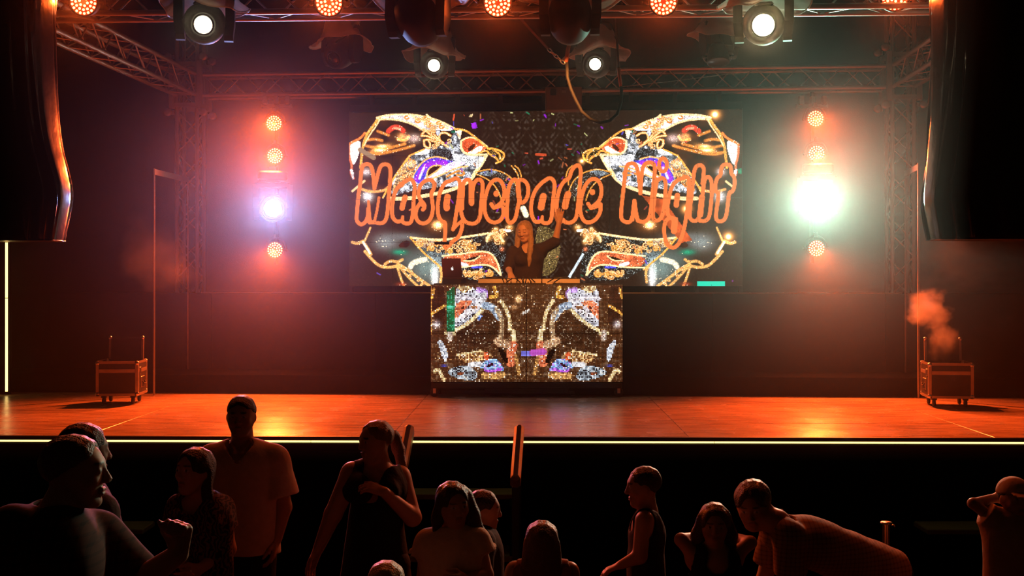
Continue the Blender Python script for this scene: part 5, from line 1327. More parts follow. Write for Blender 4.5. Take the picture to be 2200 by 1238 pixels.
def hand(fl, w, dirv, pn, size, curl=0.35, thumb=1, spread=.12, k=.006, fist=False):
    """palm and five fingers; dirv = from wrist toward the fingers, pn = palm normal (the way the fingers curl), thumb=+1/-1 side"""
    d = N_(dirv); n = np.array(pn, float); n = N_(n - d * (n @ d)); s_ = np.cross(d, n)
    L = size
    kn0 = w + d * L * .48
    fl.cone(w, w + d * L * .12, L * .155, L * .17, .01, flat=(n, .7))
    for i in (-1, 0, 1):
        fl.cone(w + d * L * .1 + s_ * i * L * .09, kn0 + s_ * i * L * .13, L * .115, L * .105, .008, flat=(n, .75))
    for i, ln in zip((-1.5, -.5, .5, 1.5), (.40, .46, .43, .33)):
        if thumb < 0: ln = {(-1.5): .33, (-.5): .43, .5: .46, 1.5: .40}[i]
        p = kn0 + s_ * i * L * .105; dd = N_(d + s_ * i * spread); a = 0.0
        segs = (.45, .30, .25)
        for j, sg in enumerate(segs):
            a += curl * (1.5 if fist else 1.0) * (.75 if j == 0 else 1.0)
            v = dd * math.cos(a) + n * math.sin(a); q = p + v * L * ln * sg * 1.05
            fl.cone(p, q, L * (.058 - .004 * j), L * (.054 - .006 * j), k); p = q
    ts = -thumb
    p = w + d * L * .14 + s_ * ts * L * .14 + n * L * .03
    v1 = N_(d * .75 + s_ * ts * .65 + n * .25); q = p + v1 * L * .26; fl.cone(p, q, L * .085, L * .066, .01)
    v2 = N_(d * .95 + s_ * ts * (.25 - .5 * curl) + n * (.25 + .5 * curl)); r = q + v2 * L * .21; fl.cone(q, r, L * .062, L * .054, k)
    fl.cone(r, r + N_(v2 + n * .3 * curl) * L * .12, L * .054, L * .045, k)

def head_field(fl, J, female=False, fine=True):
    c = J['head']; f = N_(J['hf']); u = N_(np.array(J['hu']) - f * (np.array(J['hu']) @ f)); r = np.cross(f, u); H = J['Hh']
    J['hax'] = (r, u, f)
    Lp = lambda x, y, z: c + (r * x + u * y + f * z) * H
    A = (r, u, f)
    fl.ell(Lp(0, .15, -.06), A, (.335 * H, .345 * H, .40 * H), .02)
    fl.ell(Lp(0, -.02, .10), A, (.29 * H, .36 * H, .27 * H), .03)
    jw = .19 if female else .225
    for s in (-1, 1):
        fl.cone(Lp(s * .25, -.08, .0), Lp(s * jw * .55, -.40, .17), .095 * H, .085 * H, .03)
        fl.ell(Lp(s * .175, -.10, .24), A, (.10 * H, .09 * H, .09 * H), .02)             # cheek
        fl.ell(Lp(s * .345, -.03, -.05), (N_(r + f * s * -.35), u, N_(f + r * s * .35)), (.035 * H, .115 * H, .07 * H), .006)   # ear
    fl.ell(Lp(0, -.42, .235), A, (.10 * H, .085 * H, .09 * H), .03)                       # chin
    fl.cone(Lp(-.12, .11, .315), Lp(.12, .11, .315), .05 * H, .05 * H, .02)               # brow
    for s in (-1, 1):
        fl.ell(Lp(s * .145, .035, .40), A, (.085 * H, .055 * H, .06 * H), .012, 'sub')
        fl.ell(Lp(s * .14, .03, .315), A, (.072 * H, .058 * H, .062 * H), .004)
    fl.cone(Lp(0, .06, .365), Lp(0, -.11, .44), .030 * H, .044 * H, .012)
    for s in (-1, 1): fl.ell(Lp(s * .05, -.135, .405), A, (.042 * H, .035 * H, .05 * H), .01)
    fl.cone(Lp(-.07, -.255, .355), Lp(.07, -.255, .355), .030 * H, .030 * H, .008)
    fl.cone(Lp(-.055, -.305, .345), Lp(.055, -.305, .345), .034 * H, .034 * H, .008)
    fl.cone(Lp(-.11, -.28, .372), Lp(.11, -.28, .372), .012 * H, .012 * H, .006, op='sub')
    nb = np.array(J['neck'])
    nr = J.get('nr', .22 if female else .26)
    fl.cone(Lp(0, -.20, -.09), nb, nr * H, (nr + .03) * H, .03)
    J['Lp'] = Lp
    lip, dark, wht = (.36, .14, .10), (.035, .02, .015), (.55, .5, .45)
    if J.get('shut'):
        return [(Lp(0, -.28, .37), A, (.09 * H, .030 * H, .08 * H), lip)] + [(Lp(s * .145, .135, .36), A, (.10 * H, .018 * H, .10 * H), (.16, .08, .05)) for s in (-1, 1)] + [(Lp(s * .14, .005, .37), A, (.075 * H, .016 * H, .06 * H), dark) for s in (-1, 1)]
    return [(Lp(0, -.255, .37), A, (.105 * H, .022 * H, .08 * H), lip), (Lp(0, -.305, .365), A, (.085 * H, .026 * H, .08 * H), lip)] + \
           [(Lp(s * .145, .135, .36), A, (.10 * H, .022 * H, .10 * H), dark) for s in (-1, 1)] + \
           [(Lp(s * .14, .032, .37), A, (.07 * H, .028 * H, .06 * H), wht) for s in (-1, 1)] + \
           [(Lp(s * .14, .032, .375), A, (.026 * H, .028 * H, .06 * H), dark) for s in (-1, 1)]

def bounds(J, pad):
    pts = np.array([v for k, v in J.items() if isinstance(v, np.ndarray) and k not in ('f', 'r', 'hf', 'hu', 'tf')])
    return pts.min(0) - pad, pts.max(0) + pad

def torso(fl, J, off=0.0, female=False, build=1.0, k=.03):
    h = J['h'] * build; f = J.get('tf', J['f'])
    wv = np.array(J['shR']) - np.array(J['shL']); mid = (np.array(J['shR']) + np.array(J['shL'])) / 2
    sp = N_(np.array(J['neck']) - np.array(J['pelvis']))
    up_ch = mid - sp * .035 * h
    fl.cone(up_ch, J['chest'], .088 * h + off, .094 * h + off, k, flat=(f, .66))
    fl.cone(J['chest'], J['waist'], .094 * h + off, (.074 if female else .086) * h + off, k, flat=(f, .68))
    fl.cone(J['waist'], J['pelvis'], (.076 if female else .086) * h + off, .092 * h + off, k, flat=(f, .72))
    for s in 'RL':
        S = np.array(J['sh' + s]); fl.cone(np.array(J['neck']) - sp * .012 * h, S - sp * .004 * h, .030 * h + off, .036 * h + off, k)
        fl.cone(up_ch, S - sp * .02 * h, .06 * h + off, .042 * h + off, k, flat=(f, .75))
    if female:
        for s in (-1, 1): fl.ell(J['chest'] + f * .052 * h + N_(wv) * s * .042 * h + sp * .012 * h, (N_(wv), sp, f), (.042 * h + off, .044 * h + off, .036 * h + off), .03)

SKIN = {}
def skin_mat(tone):
    if tone not in SKIN: SKIN[tone] = principled('skin %s' % (tone,), tone, 0.5, 0, 0.4, attr='skin', noise=0.08, nscale=30)
    return SKIN[tone]

def person(label, J, tone=(.42, .24, .15), hair=None, top=None, legs=None, female=False, build=1.0, vs_=0.007, hands=(None, None), armr=1.0, extra=None, cap=None):
    h = J['h']; base = np.array([J['o'][0], J['o'][1], J['o'][2]])
    root = thing('person', label, 'person', base)
    hb = h * build
    lo, hi = bounds(J, .20)
    fl = Field(lo, hi, vs_)
    torso(fl, J, -.006, female, build)
    for s in 'RL':
        fl.cone(J['sh' + s], J['el' + s], .033 * hb * armr, .026 * hb * armr, .02); fl.cone(J['el' + s], J['wr' + s], .0265 * hb * armr, .0175 * hb, .015)
        fl.cone(J['pelvis'], J['hip' + s], .06 * hb, .055 * hb, .03)
        fl.cone(J['hip' + s], J['kn' + s], .053 * hb, .035 * hb, .03); fl.cone(J['kn' + s], J['an' + s], .036 * hb, .023 * hb, .02)
        fl.ell((np.array(J['kn' + s]) * .68 + np.array(J['an' + s]) * .32) - J['f'] * .012 * h, (J['r'], UP, J['f']), (.032 * h, .07 * h, .034 * h), .03)
        fl.cone(np.array(J['an' + s]) - UP * .02 * h, J['toe' + s], .024 * h, .017 * h, .02)
    for s, sp in zip('RL', hands):
        sp = sp or {}
        w = np.array(J['wr' + s]); dv = sp.get('dir', w - np.array(J['el' + s])); pn = sp.get('pn', -J['r'] if s == 'R' else J['r'])
        hand(fl, w, dv, pn, sp.get('size', .108 * h), sp.get('curl', .30), sp.get('thumb', 1 if s == 'L' else -1), fist=sp.get('fist', False))
    pa = head_field(fl, J, female)
    me = field_mesh('body', fl, base, 1, pa, tone)
    me.materials.append(skin_mat(tone)); link('body', me, None, root)
    r, u, f = J['hax']; Lp = J['Lp']; H = J['Hh']; A = (r, u, f)
    def garment(name, fn, mat, vs2=None, pad=.22, sm=1, lab=None):
        g = Field(*bounds(J, pad), vs2 or vs_ * 1.1); fn(g)
        m_ = field_mesh(name, g, base, sm)
        if m_ is None: return
        m_.materials.append(mat); o = link(name, m_, None, root)
        if lab: o['label'] = lab
        return o
    if top: top(garment, J, hb, female, build)
    if legs: legs(garment, J, hb)
    if hair: hair(garment, J, Lp, A, H)
    if extra: extra(garment, J, Lp, A, H, root, base)
    return root

def cloth(name, col, rough=.85, noise=.2, nscale=25, bump=.3, bscale=45): return principled(name, col, rough, 0, .25, noise=noise, nscale=nscale, bump=bump, bscale=bscale)
def patterned(name, c1, c2, scale, kind='voronoi'):
    m = bpy.data.materials.new(name); m.use_nodes = True; nt = m.node_tree; b = nt.nodes['Principled BSDF']; b.inputs['Roughness'].default_value = .85; b.inputs['Specular IOR Level'].default_value = .2
    tc = nt.nodes.new('ShaderNodeTexCoord'); cr = nt.nodes.new('ShaderNodeValToRGB'); cr.color_ramp.interpolation = 'CONSTANT' if kind != 'check' else 'LINEAR'
    if kind == 'voronoi':
        w = nt.nodes.new('ShaderNodeTexWave'); w.inputs['Scale'].default_value = scale; w.inputs['Distortion'].default_value = 14; w.inputs['Detail'].default_value = 2; w.inputs['Detail Scale'].default_value = 1.6
        nt.links.new(tc.outputs['Object'], w.inputs['Vector']); nt.links.new(w.outputs['Fac'], cr.inputs[0])
        cr.color_ramp.elements[1].position = .55
    else:
        sx = nt.nodes.new('ShaderNodeSeparateXYZ'); nt.links.new(tc.outputs['Object'], sx.inputs[0]); outs = []
        for o in ('X', 'Z'):
            mm = nt.nodes.new('ShaderNodeMath'); mm.operation = 'MULTIPLY'; mm.inputs[1].default_value = scale; nt.links.new(sx.outputs[o], mm.inputs[0])
            sn = nt.nodes.new('ShaderNodeMath'); sn.operation = 'SINE'; nt.links.new(mm.outputs[0], sn.inputs[0])
            gt = nt.nodes.new('ShaderNodeMath'); gt.operation = 'GREATER_THAN'; gt.inputs[1].default_value = .55; nt.links.new(sn.outputs[0], gt.inputs[0]); outs.append(gt)
        ad = nt.nodes.new('ShaderNodeMath'); ad.operation = 'MULTIPLY_ADD'; nt.links.new(outs[0].outputs[0], ad.inputs[0]); ad.inputs[1].default_value = .5
        h2 = nt.nodes.new('ShaderNodeMath'); h2.operation = 'MULTIPLY'; h2.inputs[1].default_value = .5; nt.links.new(outs[1].outputs[0], h2.inputs[0]); nt.links.new(h2.outputs[0], ad.inputs[2]); nt.links.new(ad.outputs[0], cr.inputs[0])
    cr.color_ramp.elements[0].color = (*c1, 1); cr.color_ramp.elements[1].color = (*c2, 1)
    nt.links.new(cr.outputs[0], b.inputs['Base Color'])
    MATS[name] = m
    return m

# garments
def shirt(mat, sleeve=.55, off=.016, neck='round', hem=.50, loose=.02, name='shirt', sl_r=.05):
    def fn(garment, J, hb, female, build):
        def g(fl):
            torso(fl, J, off, female, build)
            sp = N_(J['neck'] - J['pelvis'])
            hp = J['pelvis'] + sp * (hem - .53) * J['h']
            fl.cone(J['chest'], hp - sp * .05, .094 * hb + off + loose * .6, .094 * hb + off + loose, .04, flat=(J.get('tf', J['f']), .72))
            if sleeve > 0:
                for s in 'RL':
                    S, E, W = (np.array(J[k + s]) for k in ('sh', 'el', 'wr'))
                    if sleeve <= 1:
                        e = S + (E - S) * sleeve; dv = N_(E - S); fl.cone(S, e + dv * .03, .037 * hb + off, sl_r * hb, .02, cap=(e, dv))
                    else:
                        fl.cone(S, E, .037 * hb + off, .031 * hb + off, .02); e = E + (W - E) * (sleeve - 1); dv = N_(W - E); fl.cone(E, e + dv * .02, .031 * hb + off, .024 * hb + off, .015, cap=(e, dv))
            fl.cut(hp, -sp)
            fr = J.get('tf', J['f'])
            fl.cone(J['neck'] - sp * .018 * J['h'], J['neck'] + sp * .2, .044 * hb, .06, .008, op='sub')
            if neck == 'V': fl.cone(J['neck'] + fr * .05 * hb, J['neck'] - sp * .075 * hb + fr * .09 * hb, .042 * hb, .004, .006, op='sub')
            fl.ripple(.0022, (38, 33, 21), J['o'][0])
        garment(name, g, mat)
    return fn
def tank(mat, hem=.50, off=.012, flare=0.0, low=.06, straps=.5, name='dress', length=None):
    def fn(garment, J, hb, female, build):
        def g(fl):
            sp = N_(J['neck'] - J['pelvis']); fr = J.get('tf', J['f']); h = J['h']
            torso(fl, J, off, female, build)
            for s in 'RL':                                           # bare shoulders
                S = np.array(J['sh' + s]); c = (S + J['neck']) / 2; o = N_(S - J['neck'])
                fl.cone(S + o * .01 * h - sp * .03 * h, S + o * .06 * h + sp * .05 * h, .038 * h, .06 * h, .01, op='sub')
            fl.cone(J['neck'] + sp * .03, J['neck'] - sp * low * h + fr * .05 * h, .056 * hb, .05 * hb, .012, op='sub')
            fl.cone(J['neck'] + sp * .03 - fr * .02, J['neck'] - sp * .03 * h - fr * .06 * h, .05 * hb, .04 * hb, .012, op='sub')
            if length is not None:
                e = J['pelvis'] - UP * (length * h); fl.cone(J['waist'], e - UP * .05, .085 * hb + off, (.10 + flare) * hb + off, .04, flat=(fr, .85), cap=(e, -UP))
            else:
                hp = J['pelvis'] + sp * (hem - .53) * h; fl.cone(J['waist'], hp - sp * .04, .09 * hb + off, .096 * hb + off, .04, flat=(fr, .72)); fl.cut(hp, -sp)
            fl.ripple(.002, (34, 31, 19), J['o'][0])
        garment(name, g, mat)
    return fn
def trousers(mat, shoe=None, short=False, off=.012):
    shoe = shoe or cloth('dark shoes', (.03, .025, .02), .5)
    def fn(garment, J, hb):
        def g(fl):
            f = J.get('tf', J['f'])
            fl.cone(J['waist'] * .35 + J['pelvis'] * .65, J['pelvis'], .089 * hb + off, .094 * hb + off, .03, flat=(f, .74))
            for s in 'RL':
                fl.cone(J['pelvis'], J['hip' + s], .062 * hb + off, .057 * hb + off, .03)
                e = J['kn' + s] if short else J['an' + s]
                fl.cone(J['hip' + s], J['kn' + s], .055 * hb + off, .04 * hb + off + (.012 if short else 0), .02)
                if not short: fl.cone(J['kn' + s], J['an' + s], .04 * hb + off, .03 * hb + off, .02)
            fl.ripple(.002, (30, 28, 17), J['o'][0] + 1)
        garment('shorts' if short else 'trousers', g, mat, .010)
        for s in 'RL':
            def g2(fl, s=s):
                a = np.array(J['an' + s]); t = np.array(J['toe' + s]); fl.cone(a - UP * .015 * hb, a + UP * .02 * hb, .034 * hb, .034 * hb, .02)
                fl.cone(a - UP * .018 * hb, t + UP * .004, .034 * hb, .026 * hb, .02)
                fl.cut((0, 0, J['o'][2] + .002), -UP)
            garment('shoe', g2, shoe, .010)
    return fn
# hair
def hair_mat(col): return principled('hair %s' % (col,), col, .45, 0, .5, noise=.35, nscale=60, bump=.8, bscale=130)
def short_hair(col, front=.26, low=-.10, thick=.03, name='hair'):
    def fn(garment, J, Lp, A, H):
        r, u, f = A
        def g(fl):
            fl.ell(Lp(0, .165, -.07), A, ((.345 + thick) * H, (.355 + thick) * H, (.41 + thick) * H), .01)
            fl.cut(Lp(0, low + .08, 0), -u + f * .55)
            fl.cone(Lp(0, -.12, .40), Lp(0, front - .10, .46), .30 * H, .22 * H, .02, op='sub')
            for s in (-1, 1): fl.ell(Lp(s * .36, -.05, .03), A, (.10 * H, .15 * H, .13 * H), .01, 'sub')
            fl.ripple(.0012, (170, 150, 90), .3)
        garment(name, g, hair_mat(col), .005, .18)
    return fn
def long_hair(col, paths, part=.0, front=.30, thick=.05, flare=0.0):
    """paths: list of (points in head coordinates, radii in head heights)"""
    def fn(garment, J, Lp, A, H):
        r, u, f = A
        def g(fl):
            fl.ell(Lp(0, .15, -.07), A, ((.35 + thick) * H, (.36 + thick) * H, (.41 + thick) * H), .01)
            fl.ell(Lp(0, -.12, -.20), A, (.33 * H, .36 * H, .26 * H), .03)
            for pts, rad in paths:
                w = [Lp(*p) for p in pts]
                for a, b, ra, rb in zip(w[:-1], w[1:], rad[:-1], rad[1:]): fl.cone(a, b, ra * H, rb * H, .02, flat=(f, .75))
            fl.ell(Lp(0, -.12, .54), A, (.30 * H, (.32 + front) * H, .40 * H), .02, 'sub')
            fl.ripple(.0016, (150, 140, 60), .7)
        garment('hair', g, hair_mat(col), .006, .30)
    return fn
# ------------------------------------------------------------------ the dj on the riser behind the table
J = stance(1130, 12.78, 1.66, (-.25, -1), RZ)
put_head(J, 1127, 497, 12.72, (-.38, -.9, -.22), (-.06, -.1, 1), .222)
J['neck'] = pt(1135, 529, 12.78); J['shR'] = pt(1104, 542, 12.76); J['shL'] = pt(1162, 537, 12.80)
J['chest'] = pt(1134, 560, 12.78); J['waist'] = pt(1132, 590, 12.76)
J['elR'] = pt(1092, 577, 12.72); J['wrR'] = pt(1097, 589, 12.55); J['elL'] = pt(1193, 519, 12.74); J['wrL'] = pt(1201, 479, 12.70)
J['shut'] = True
DJ_BLK = cloth('dj dark blouse', (.035, .022, .02))
def dj_extra(garment, J, Lp, A, H, root, base):
    pass
person('woman dj with long blond hair and one arm raised behind the booth', J, (.50, .28, .17), female=True, vs_=.006,
       hair=long_hair((.34, .20, .09), [([(-.30, .1, -.02), (-.33, -.4, .10), (-.34, -.9, .34), (-.30, -1.35, .50), (-.26, -1.75, .55)], (.15, .14, .14, .12, .05)), ([(.30, .1, -.02), (.36, -.4, .08), (.40, -.9, .28), (.38, -1.35, .42), (.34, -1.8, .50)], (.16, .15, .15, .13, .05)), ([(0, 0, -.2), (0, -.6, -.25), (0, -1.1, -.28)], (.3, .3, .22))], thick=.03),
       top=shirt(DJ_BLK, 1.05, .012, 'V', .46, .012, 'blouse'), legs=trousers(cloth('dj dark trousers', (.02, .018, .018))), build=.95,
       hands=(dict(dir=(0.1, -.6, -.55), pn=(0, -.3, -1), curl=.35, size=.17), dict(dir=(.1, 0, 1), pn=(.1, -1, 0), curl=.18, size=.17)))

# ------------------------------------------------------------------ audience
# man in a checked shirt, closest
J = stance(110, 4.0, 1.82, (.8, .5), wide=1.05)
put_head(J, 165, 1016, 4.0, (1, .12, .04), (.06, 0, 1), .246)
J['neck'] = pt(122, 1112, 4.0); J['shR'] = pt(30, 1144, 3.88); J['shL'] = pt(205, 1152, 4.14); J['chest'] = pt(118, 1210, 4.0); J['waist'] = pt(115, 1300, 4.0); J['pelvis'] = pt(110, 1370, 4.0)
J['elR'] = pt(0, 1290, 3.80); J['wrR'] = pt(110, 1360, 3.72); J['elL'] = pt(292, 1256, 4.16); J['wrL'] = pt(384, 1190, 4.02)
CHECK = patterned('dark checked shirt', (.055, .022, .014), (.012, .006, .005), 190, 'check')
person('man in dark checked shirt raising a fist, closest to us', J, (.44, .23, .14), build=1.1, vs_=.0062,
       hair=short_hair((.10, .055, .03), .32, .03, .03), top=shirt(CHECK, .85, .02, 'round', .50, .02, 'checked_shirt', .055), legs=trousers(cloth('dark jeans', (.02, .022, .03))),
       hands=(dict(curl=.5), dict(dir=(.15, -.1, 1), pn=(-.5, -.9, 0), curl=1.0, fist=True, size=.20)))
# man hidden behind him
J = stance(188, 4.95, 1.80, (.8, .6))
put_head(J, 184, 972, 4.95, (.8, .55, 0), None, .235); J['neck'] = pt(176, 1030, 4.97)
person('man half hidden behind the man in the checked shirt', J, (.36, .2, .12), hair=short_hair((.02, .014, .01), .26, -.16, .03), top=shirt(cloth('dark tee', (.05, .03, .025)), .6, name='shirt'), legs=trousers(cloth('dark chinos', (.02, .02, .02))), vs_=.008)
# woman in the patterned dress
J = stance(435, 5.9, 1.56, (-.35, -1))
put_head(J, 416, 1014, 5.86, (-.5, -.85, .12), (-.02, 0, 1), .226)
J['neck'] = pt(430, 1066, 5.9); J['shR'] = pt(388, 1092, 5.88); J['shL'] = pt(474, 1090, 5.94); J['chest'] = pt(434, 1125, 5.9); J['waist'] = pt(434, 1180, 5.9)
J['elL'] = pt(490, 1180, 5.92); J['wrL'] = pt(430, 1222, 5.74); J['elR'] = pt(377, 1165, 5.86); J['wrR'] = pt(398, 1222, 5.74)
FLOR = patterned('swirl patterned dress', (.02, .010, .008), (.15, .07, .045), 14)
person('woman in swirl patterned dress with long dark hair, looking up', J, (.44, .24, .15), female=True,
       hair=long_hair((.022, .012, .009), [([(.26, .1, -.10), (.36, -.4, -.12), (.40, -.9, -.14), (.36, -1.2, -.16)], (.18, .16, .15, .09)), ([(-.26, 0, -.15), (-.30, -.5, -.18), (-.28, -.9, -.2)], (.15, .13, .08)), ([(0, 0, -.25), (.05, -.6, -.28), (.08, -1.1, -.25)], (.3, .28, .18))], front=.24),
       top=lambda g, J, hb, fe, b: (shirt(FLOR, .55, .012, 'V', .50, .01, 'dress_top')(g, J, hb, fe, b), g('skirt', lambda fl: fl.cone(J['waist'], J['pelvis'] - UP * .5, .08 * hb, .17 * hb, .03, flat=(J['f'], .85), cap=(J['pelvis'] - UP * .45, -UP)), FLOR, .012)),
       legs=trousers(cloth('bare leg tights', (.2, .1, .06)), short=True, off=-.004), hands=(dict(curl=.4), dict(curl=.4)))
# man in the pale V-neck
J = stance(520, 6.7, 1.76, (.03, -1), wide=1.12)
put_head(J, 518, 895, 6.68, (.03, -1, -.02), None, .228)
J['elL'] = pt(607, 1090, 6.7); J['wrL'] = pt(594, 1158, 6.66); J['shL'] = pt(589, 986, 6.72); J['shR'] = pt(455, 986, 6.72); J['neck'] = pt(521, 953, 6.74)
person('man in pale v-neck tee shirt standing against the stage light', J, (.34, .19, .11), build=1.07,
       hair=short_hair((.016, .011, .008), .22, .0, .02), top=shirt(cloth('pale orange tee', (.55, .42, .30)), .78, .018, 'V', .475, .03, 'v_neck_shirt', .062), legs=trousers(cloth('black trousers', (.012, .011, .011))), armr=1.08,
       hands=(None, dict(curl=.35)))
# woman with a ponytail
J = stance(815, 6.5, 1.62, (-.5, -1))
put_head(J, 806, 949, 6.48, (-.78, -.62, -.02), (.05, 0, 1), .226)
J['neck'] = pt(818, 1003, 6.52); J['shR'] = pt(757, 1016, 6.48); J['shL'] = pt(858, 1024, 6.54); J['chest'] = pt(812, 1055, 6.5); J['waist'] = pt(808, 1120, 6.5); J['pelvis'] = pt(806, 1185, 6.5)
J['elR'] = pt(716, 1105, 6.46); J['wrR'] = pt(683, 1182, 6.42); J['elL'] = pt(886, 1112, 6.46); J['wrL'] = pt(826, 1058, 6.30)
def ponytail(col):
    def fn(garment, J, Lp, A, H):
        r, u, f = A
        def g(fl):
            fl.ell(Lp(0, .16, -.07), A, (.365 * H, .375 * H, .43 * H), .01)
            fl.cut(Lp(0, -.05, -.2), -u * .8 + f * .35)
            fl.cone(Lp(0, -.10, .40), Lp(0, .20, .46), .30 * H, .24 * H, .02, op='sub')
            for s in (-1, 1): fl.ell(Lp(s * .36, -.07, .03), A, (.10 * H, .13 * H, .12 * H), .01, 'sub')
            w = [pt(832, 930, 6.56), pt(846, 938, 6.60), pt(856, 965, 6.62), pt(862, 1000, 6.60), pt(866, 1022, 6.58)]
            for a, b, ra, rb in zip(w[:-1], w[1:], (.02, .034, .036, .026), (.034, .036, .026, .012)): fl.cone(a, b, ra, rb, .015)
            fl.ripple(.0014, (150, 140, 60), .7)
        garment('hair', g, hair_mat(col), .006, .30)
    return fn
person('woman in black sleeveless dress with ponytail, hand at her chest', J, (.46, .26, .16), female=True, hair=ponytail((.20, .11, .055)), build=1.06,
       top=tank(cloth('black dress cloth', (.010, .009, .009)), length=.30, flare=.05, low=.075), legs=trousers(cloth('black leggings', (.012, .011, .011)), off=.004),
       hands=(dict(curl=.25), dict(dir=(-.85, -.15, .35), pn=(.1, .5, -.8), curl=.5, size=.17)), armr=1.12)
# girl with long hair in the cream top
J = stance(975, 5.6, 1.46, (.3, -1))
put_head(J, 974, 1086, 5.6, (.42, -.9, -.05), (-.03, 0, 1), .208)
J['neck'] = pt(972, 1138, 5.62); J['shR'] = pt(921, 1166, 5.6); J['shL'] = pt(1022, 1160, 5.62); J['chest'] = pt(972, 1200, 5.6); J['waist'] = pt(972, 1262, 5.6); J['pelvis'] = pt(972, 1310, 5.6)
J['elR'] = pt(912, 1245, 5.58); J['wrR'] = pt(940, 1300, 5.5); J['elL'] = pt(1043, 1235, 5.6); J['wrL'] = pt(1000, 1245, 5.46)
CREAMC = cloth('cream ruffle cotton', (.62, .50, .34))
def ruffle(garment, J, hb, female, build):
    shirt(CREAMC, .40, .012, 'round', .50, .012, 'cream_top', .062)(garment, J, hb, female, build)
    for s in 'RL':
        def g(fl, s=s):
            S, E = np.array(J['sh' + s]), np.array(J['el' + s]); o = N_(S - J['neck']); e = S + o * .035 + (E - S) * .30
            fl.cone(S - o * .03 + UP * .012, e, .045, .062, .01, flat=(J['f'], .8), cap=(e - (E - S) * .02, N_(E - S) + o * .3)); fl.ripple(.004, (120, 110, 20), 1.3)
        garment('ruffle_sleeve', g, CREAMC, .006)
J['nr'] = .205
person('girl in cream ruffle top with long straight hair', J, (.42, .23, .14), female=False, top=ruffle, build=1.0,
       hair=long_hair((.045, .022, .013), [([(-.28, .2, .0), (-.42, -.3, .02), (-.55, -.8, .08), (-.62, -1.3, .10)], (.2, .24, .24, .12)), ([(.28, .1, -.05), (.40, -.3, -.02), (.46, -.8, .04)], (.15, .14, .07)), ([(0, 0, -.25), (-.1, -.6, -.28), (-.2, -1.1, -.25)], (.3, .32, .2))], front=.22),
       legs=trousers(cloth('girl jeans', (.03, .035, .05))), hands=(dict(curl=.3), dict(curl=.3)))
# boy behind her
J = stance(1038, 6.05, 1.33, (1, .05))
put_head(J, 1041, 1097, 6.05, (1, .02, -.04), None, .2); J['neck'] = pt(1030, 1143, 6.06)
J['nr'] = .205
person('boy with short dark hair in profile beside the girl in cream', J, (.36, .2, .12), hair=short_hair((.016, .01, .008), .28, -.10, .025), top=shirt(cloth('boy black tee', (.014, .012, .012)), .6, .012), legs=trousers(cloth('boy shorts', (.02, .02, .02)), short=True), vs_=.008)
# small girl seen from behind
J = stance(1165, 5.6, 1.25, (.05, 1))
put_head(J, 1164, 1166, 5.6, (.05, 1, 0), None, .2); J['neck'] = pt(1166, 1214, 5.6)
J['nr'] = .205
person('small girl seen from behind with long brown hair', J, (.42, .24, .15), female=False, vs_=.008,
       hair=long_hair((.16, .07, .03), [([(-.2, 0, -.2), (-.27, -.6, -.22), (-.28, -1.2, -.2)], (.24, .24, .16)), ([(.2, 0, -.2), (.27, -.6, -.22), (.30, -1.2, -.2)], (.24, .24, .16)), ([(0, 0, -.25), (0, -.6, -.28), (0, -1.3, -.25)], (.3, .3, .2))]),
       top=tank(cloth('rust sun dress', (.30, .12, .05)), length=.2, flare=.05), legs=trousers(cloth('leggings rust', (.05, .03, .02)), off=.002))
# blond child close to the camera, only the crown shows
J = stance(831, 4.6, 1.28, (.1, 1))
put_head(J, 831, 1262, 4.6, (.1, 1, 0), None, .2)
J['nr'] = .205
person('blond child close to us, only the top of the head showing', J, (.5, .3, .2), hair=short_hair((.52, .34, .17), .26, -.12, .03), top=shirt(cloth('child tee', (.3, .2, .15)), .6, .012), legs=trousers(cloth('child shorts', (.05, .05, .06)), short=True), vs_=.008)
# boy in profile facing the other way
J = stance(1390, 6.3, 1.40, (-1, -.05))
put_head(J, 1381, 1047, 6.3, (-1, -.08, -.03), None, .215); J['neck'] = pt(1392, 1095, 6.31)
J['shL'] = pt(1385, 1118, 6.20); J['shR'] = pt(1394, 1118, 6.42); J['elL'] = pt(1374, 1196, 6.16); J['wrL'] = pt(1334, 1214, 6.14)
J['nr'] = .205
person('boy in profile with cropped hair and bent bare arm, sleeveless top', J, (.36, .2, .12), hair=short_hair((.02, .013, .01), .28, -.12, .018), top=tank(cloth('boy dark vest', (.012, .011, .011)), .50, low=.04, name='vest'), legs=trousers(cloth('dark shorts', (.018, .018, .02)), short=True), hands=(None, dict(dir=(-.9, 0, -.35), pn=(0, 0, -1), curl=.4)), armr=1.1)
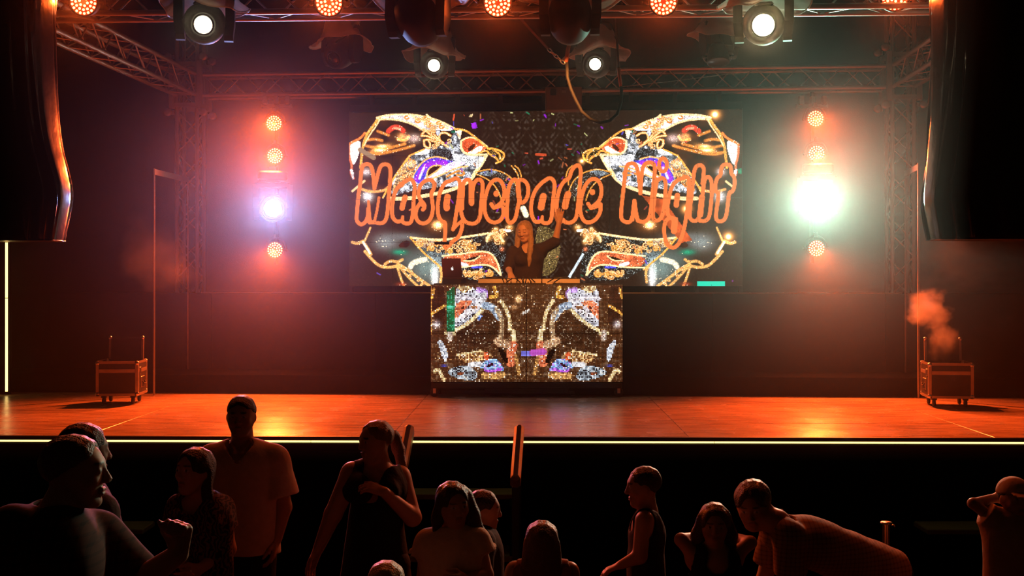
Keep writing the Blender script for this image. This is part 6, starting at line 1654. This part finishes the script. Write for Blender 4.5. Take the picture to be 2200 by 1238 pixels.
# girl with hands behind her head
J = stance(1535, 6.0, 1.27, (-.05, -1))
put_head(J, 1535, 1128, 6.0, (-.1, -1, -.08), None, .2)
J['neck'] = pt(1536, 1176, 6.02); J['shR'] = pt(1492, 1194, 6.02); J['shL'] = pt(1578, 1194, 6.02)
J['elR'] = pt(1463, 1160, 6.03); J['wrR'] = pt(1498, 1152, 6.16); J['elL'] = pt(1612, 1166, 6.03); J['wrL'] = pt(1574, 1153, 6.16)
J['nr'] = .205
person('girl with loose hair and both elbows raised, beside the bending man', J, (.44, .24, .15), vs_=.0075,
       hair=long_hair((.09, .045, .022), [([(-.26, .1, -.05), (-.40, -.3, -.05), (-.48, -.65, -.05)], (.2, .2, .1)), ([(.26, .1, -.05), (.40, -.3, -.05), (.48, -.65, -.05)], (.2, .2, .1)), ([(0, 0, -.25), (0, -.6, -.28)], (.3, .25))], front=.22, thick=.06),
       top=tank(cloth('girl dark top', (.012, .011, .011)), .50, low=.055, name='vest'), legs=trousers(cloth('girl shorts', (.02, .02, .025)), short=True), hands=(dict(curl=.4, dir=(.8, .2, .1), pn=(0, -1, 0)), dict(curl=.4, dir=(-.8, .2, .1), pn=(0, -1, 0))))
# man bending over
J = stance(1900, 6.5, 1.76, (-1, -.2))
put_head(J, 1618, 1088, 6.3, (-.35, -.9, -.28), (-.12, -.1, 1), .245)
J['neck'] = pt(1668, 1122, 6.25); J['chest'] = pt(1740, 1165, 6.32); J['waist'] = pt(1820, 1195, 6.4); J['pelvis'] = pt(1890, 1225, 6.48)
J['tf'] = N_(np.array([-.25, -.15, -1]))
J['shR'] = pt(1668, 1140, 6.42); J['shL'] = pt(1694, 1150, 6.17); J['elR'] = pt(1650, 1220, 6.45); J['wrR'] = pt(1625, 1275, 6.4); J['elL'] = pt(1700, 1240, 6.22); J['wrL'] = pt(1668, 1295, 6.2)
J['hipR'] = pt(1905, 1240, 6.56); J['hipL'] = pt(1905, 1240, 6.40)
for s_, dd in (('R', 6.56), ('L', 6.40)):
    J['kn' + s_] = np.array([J['hip' + s_][0] - .10, dd, .50]); J['an' + s_] = np.array([J['hip' + s_][0] + .02, dd, .08]); J['toe' + s_] = J['an' + s_] + np.array([-.15, -.02, -.05])
SEER = patterned('fine checked pale shirt', (.34, .20, .11), (.16, .08, .045), 260, 'check')
person('man with wavy hair bending forward in fine checked shirt', J, (.38, .21, .13), build=1.03,
       hair=short_hair((.05, .026, .014), .28, -.12, .065), top=shirt(SEER, .9, .016, 'round', .50, .015, 'checked_shirt', .05), legs=trousers(cloth('dark pants', (.02, .018, .016))))
# boy in a cap with hands at his head
J = stance(2178, 6.0, 1.40, (.1, -1))
put_head(J, 2180, 1072, 6.0, (.12, -1, .05), None, .205)
J['neck'] = pt(2180, 1118, 6.02); J['shR'] = pt(2136, 1118, 6.02); J['shL'] = pt(2224, 1118, 6.02); J['chest'] = pt(2180, 1160, 6.0)
J['elR'] = pt(2090, 1082, 6.03); J['wrR'] = pt(2140, 1070, 6.14); J['elL'] = pt(2270, 1082, 6.03); J['wrL'] = pt(2222, 1070, 6.14)
def cap_fn(garment, J, Lp, A, H, root, base):
    r, u, f = A; m = cloth('pale cap cotton', (.55, .40, .28))
    def g(fl):
        fl.ell(Lp(0, .17, -.06), A, (.40 * H, .39 * H, .46 * H), .01); fl.cut(Lp(0, .14, 0), -u + f * .1)
    garment('cap_crown', g, m, .006)
    def g2(fl):
        fl.ell(Lp(0, .16, .42), (r, N_(u + f * .25), N_(f - u * .25)), (.30 * H, .03 * H, .30 * H), .006)
    garment('cap_brim', g2, m, .005)
J['nr'] = .205
person('boy in pale cap and tee shirt with elbows raised at the edge', J, (.38, .21, .13), top=shirt(cloth('pale printed tee', (.42, .28, .20)), .42, .016, 'round', .50, .02, 'tee_shirt', .050), extra=cap_fn, armr=.72,
       hair=short_hair((.03, .018, .012), .2, -.12, .02), legs=trousers(cloth('boy jeans', (.03, .03, .04))), hands=(dict(dir=(.8, .3, .1), pn=(0, -1, 0), curl=.4), dict(dir=(-.8, .3, .1), pn=(0, -1, 0), curl=.4)))
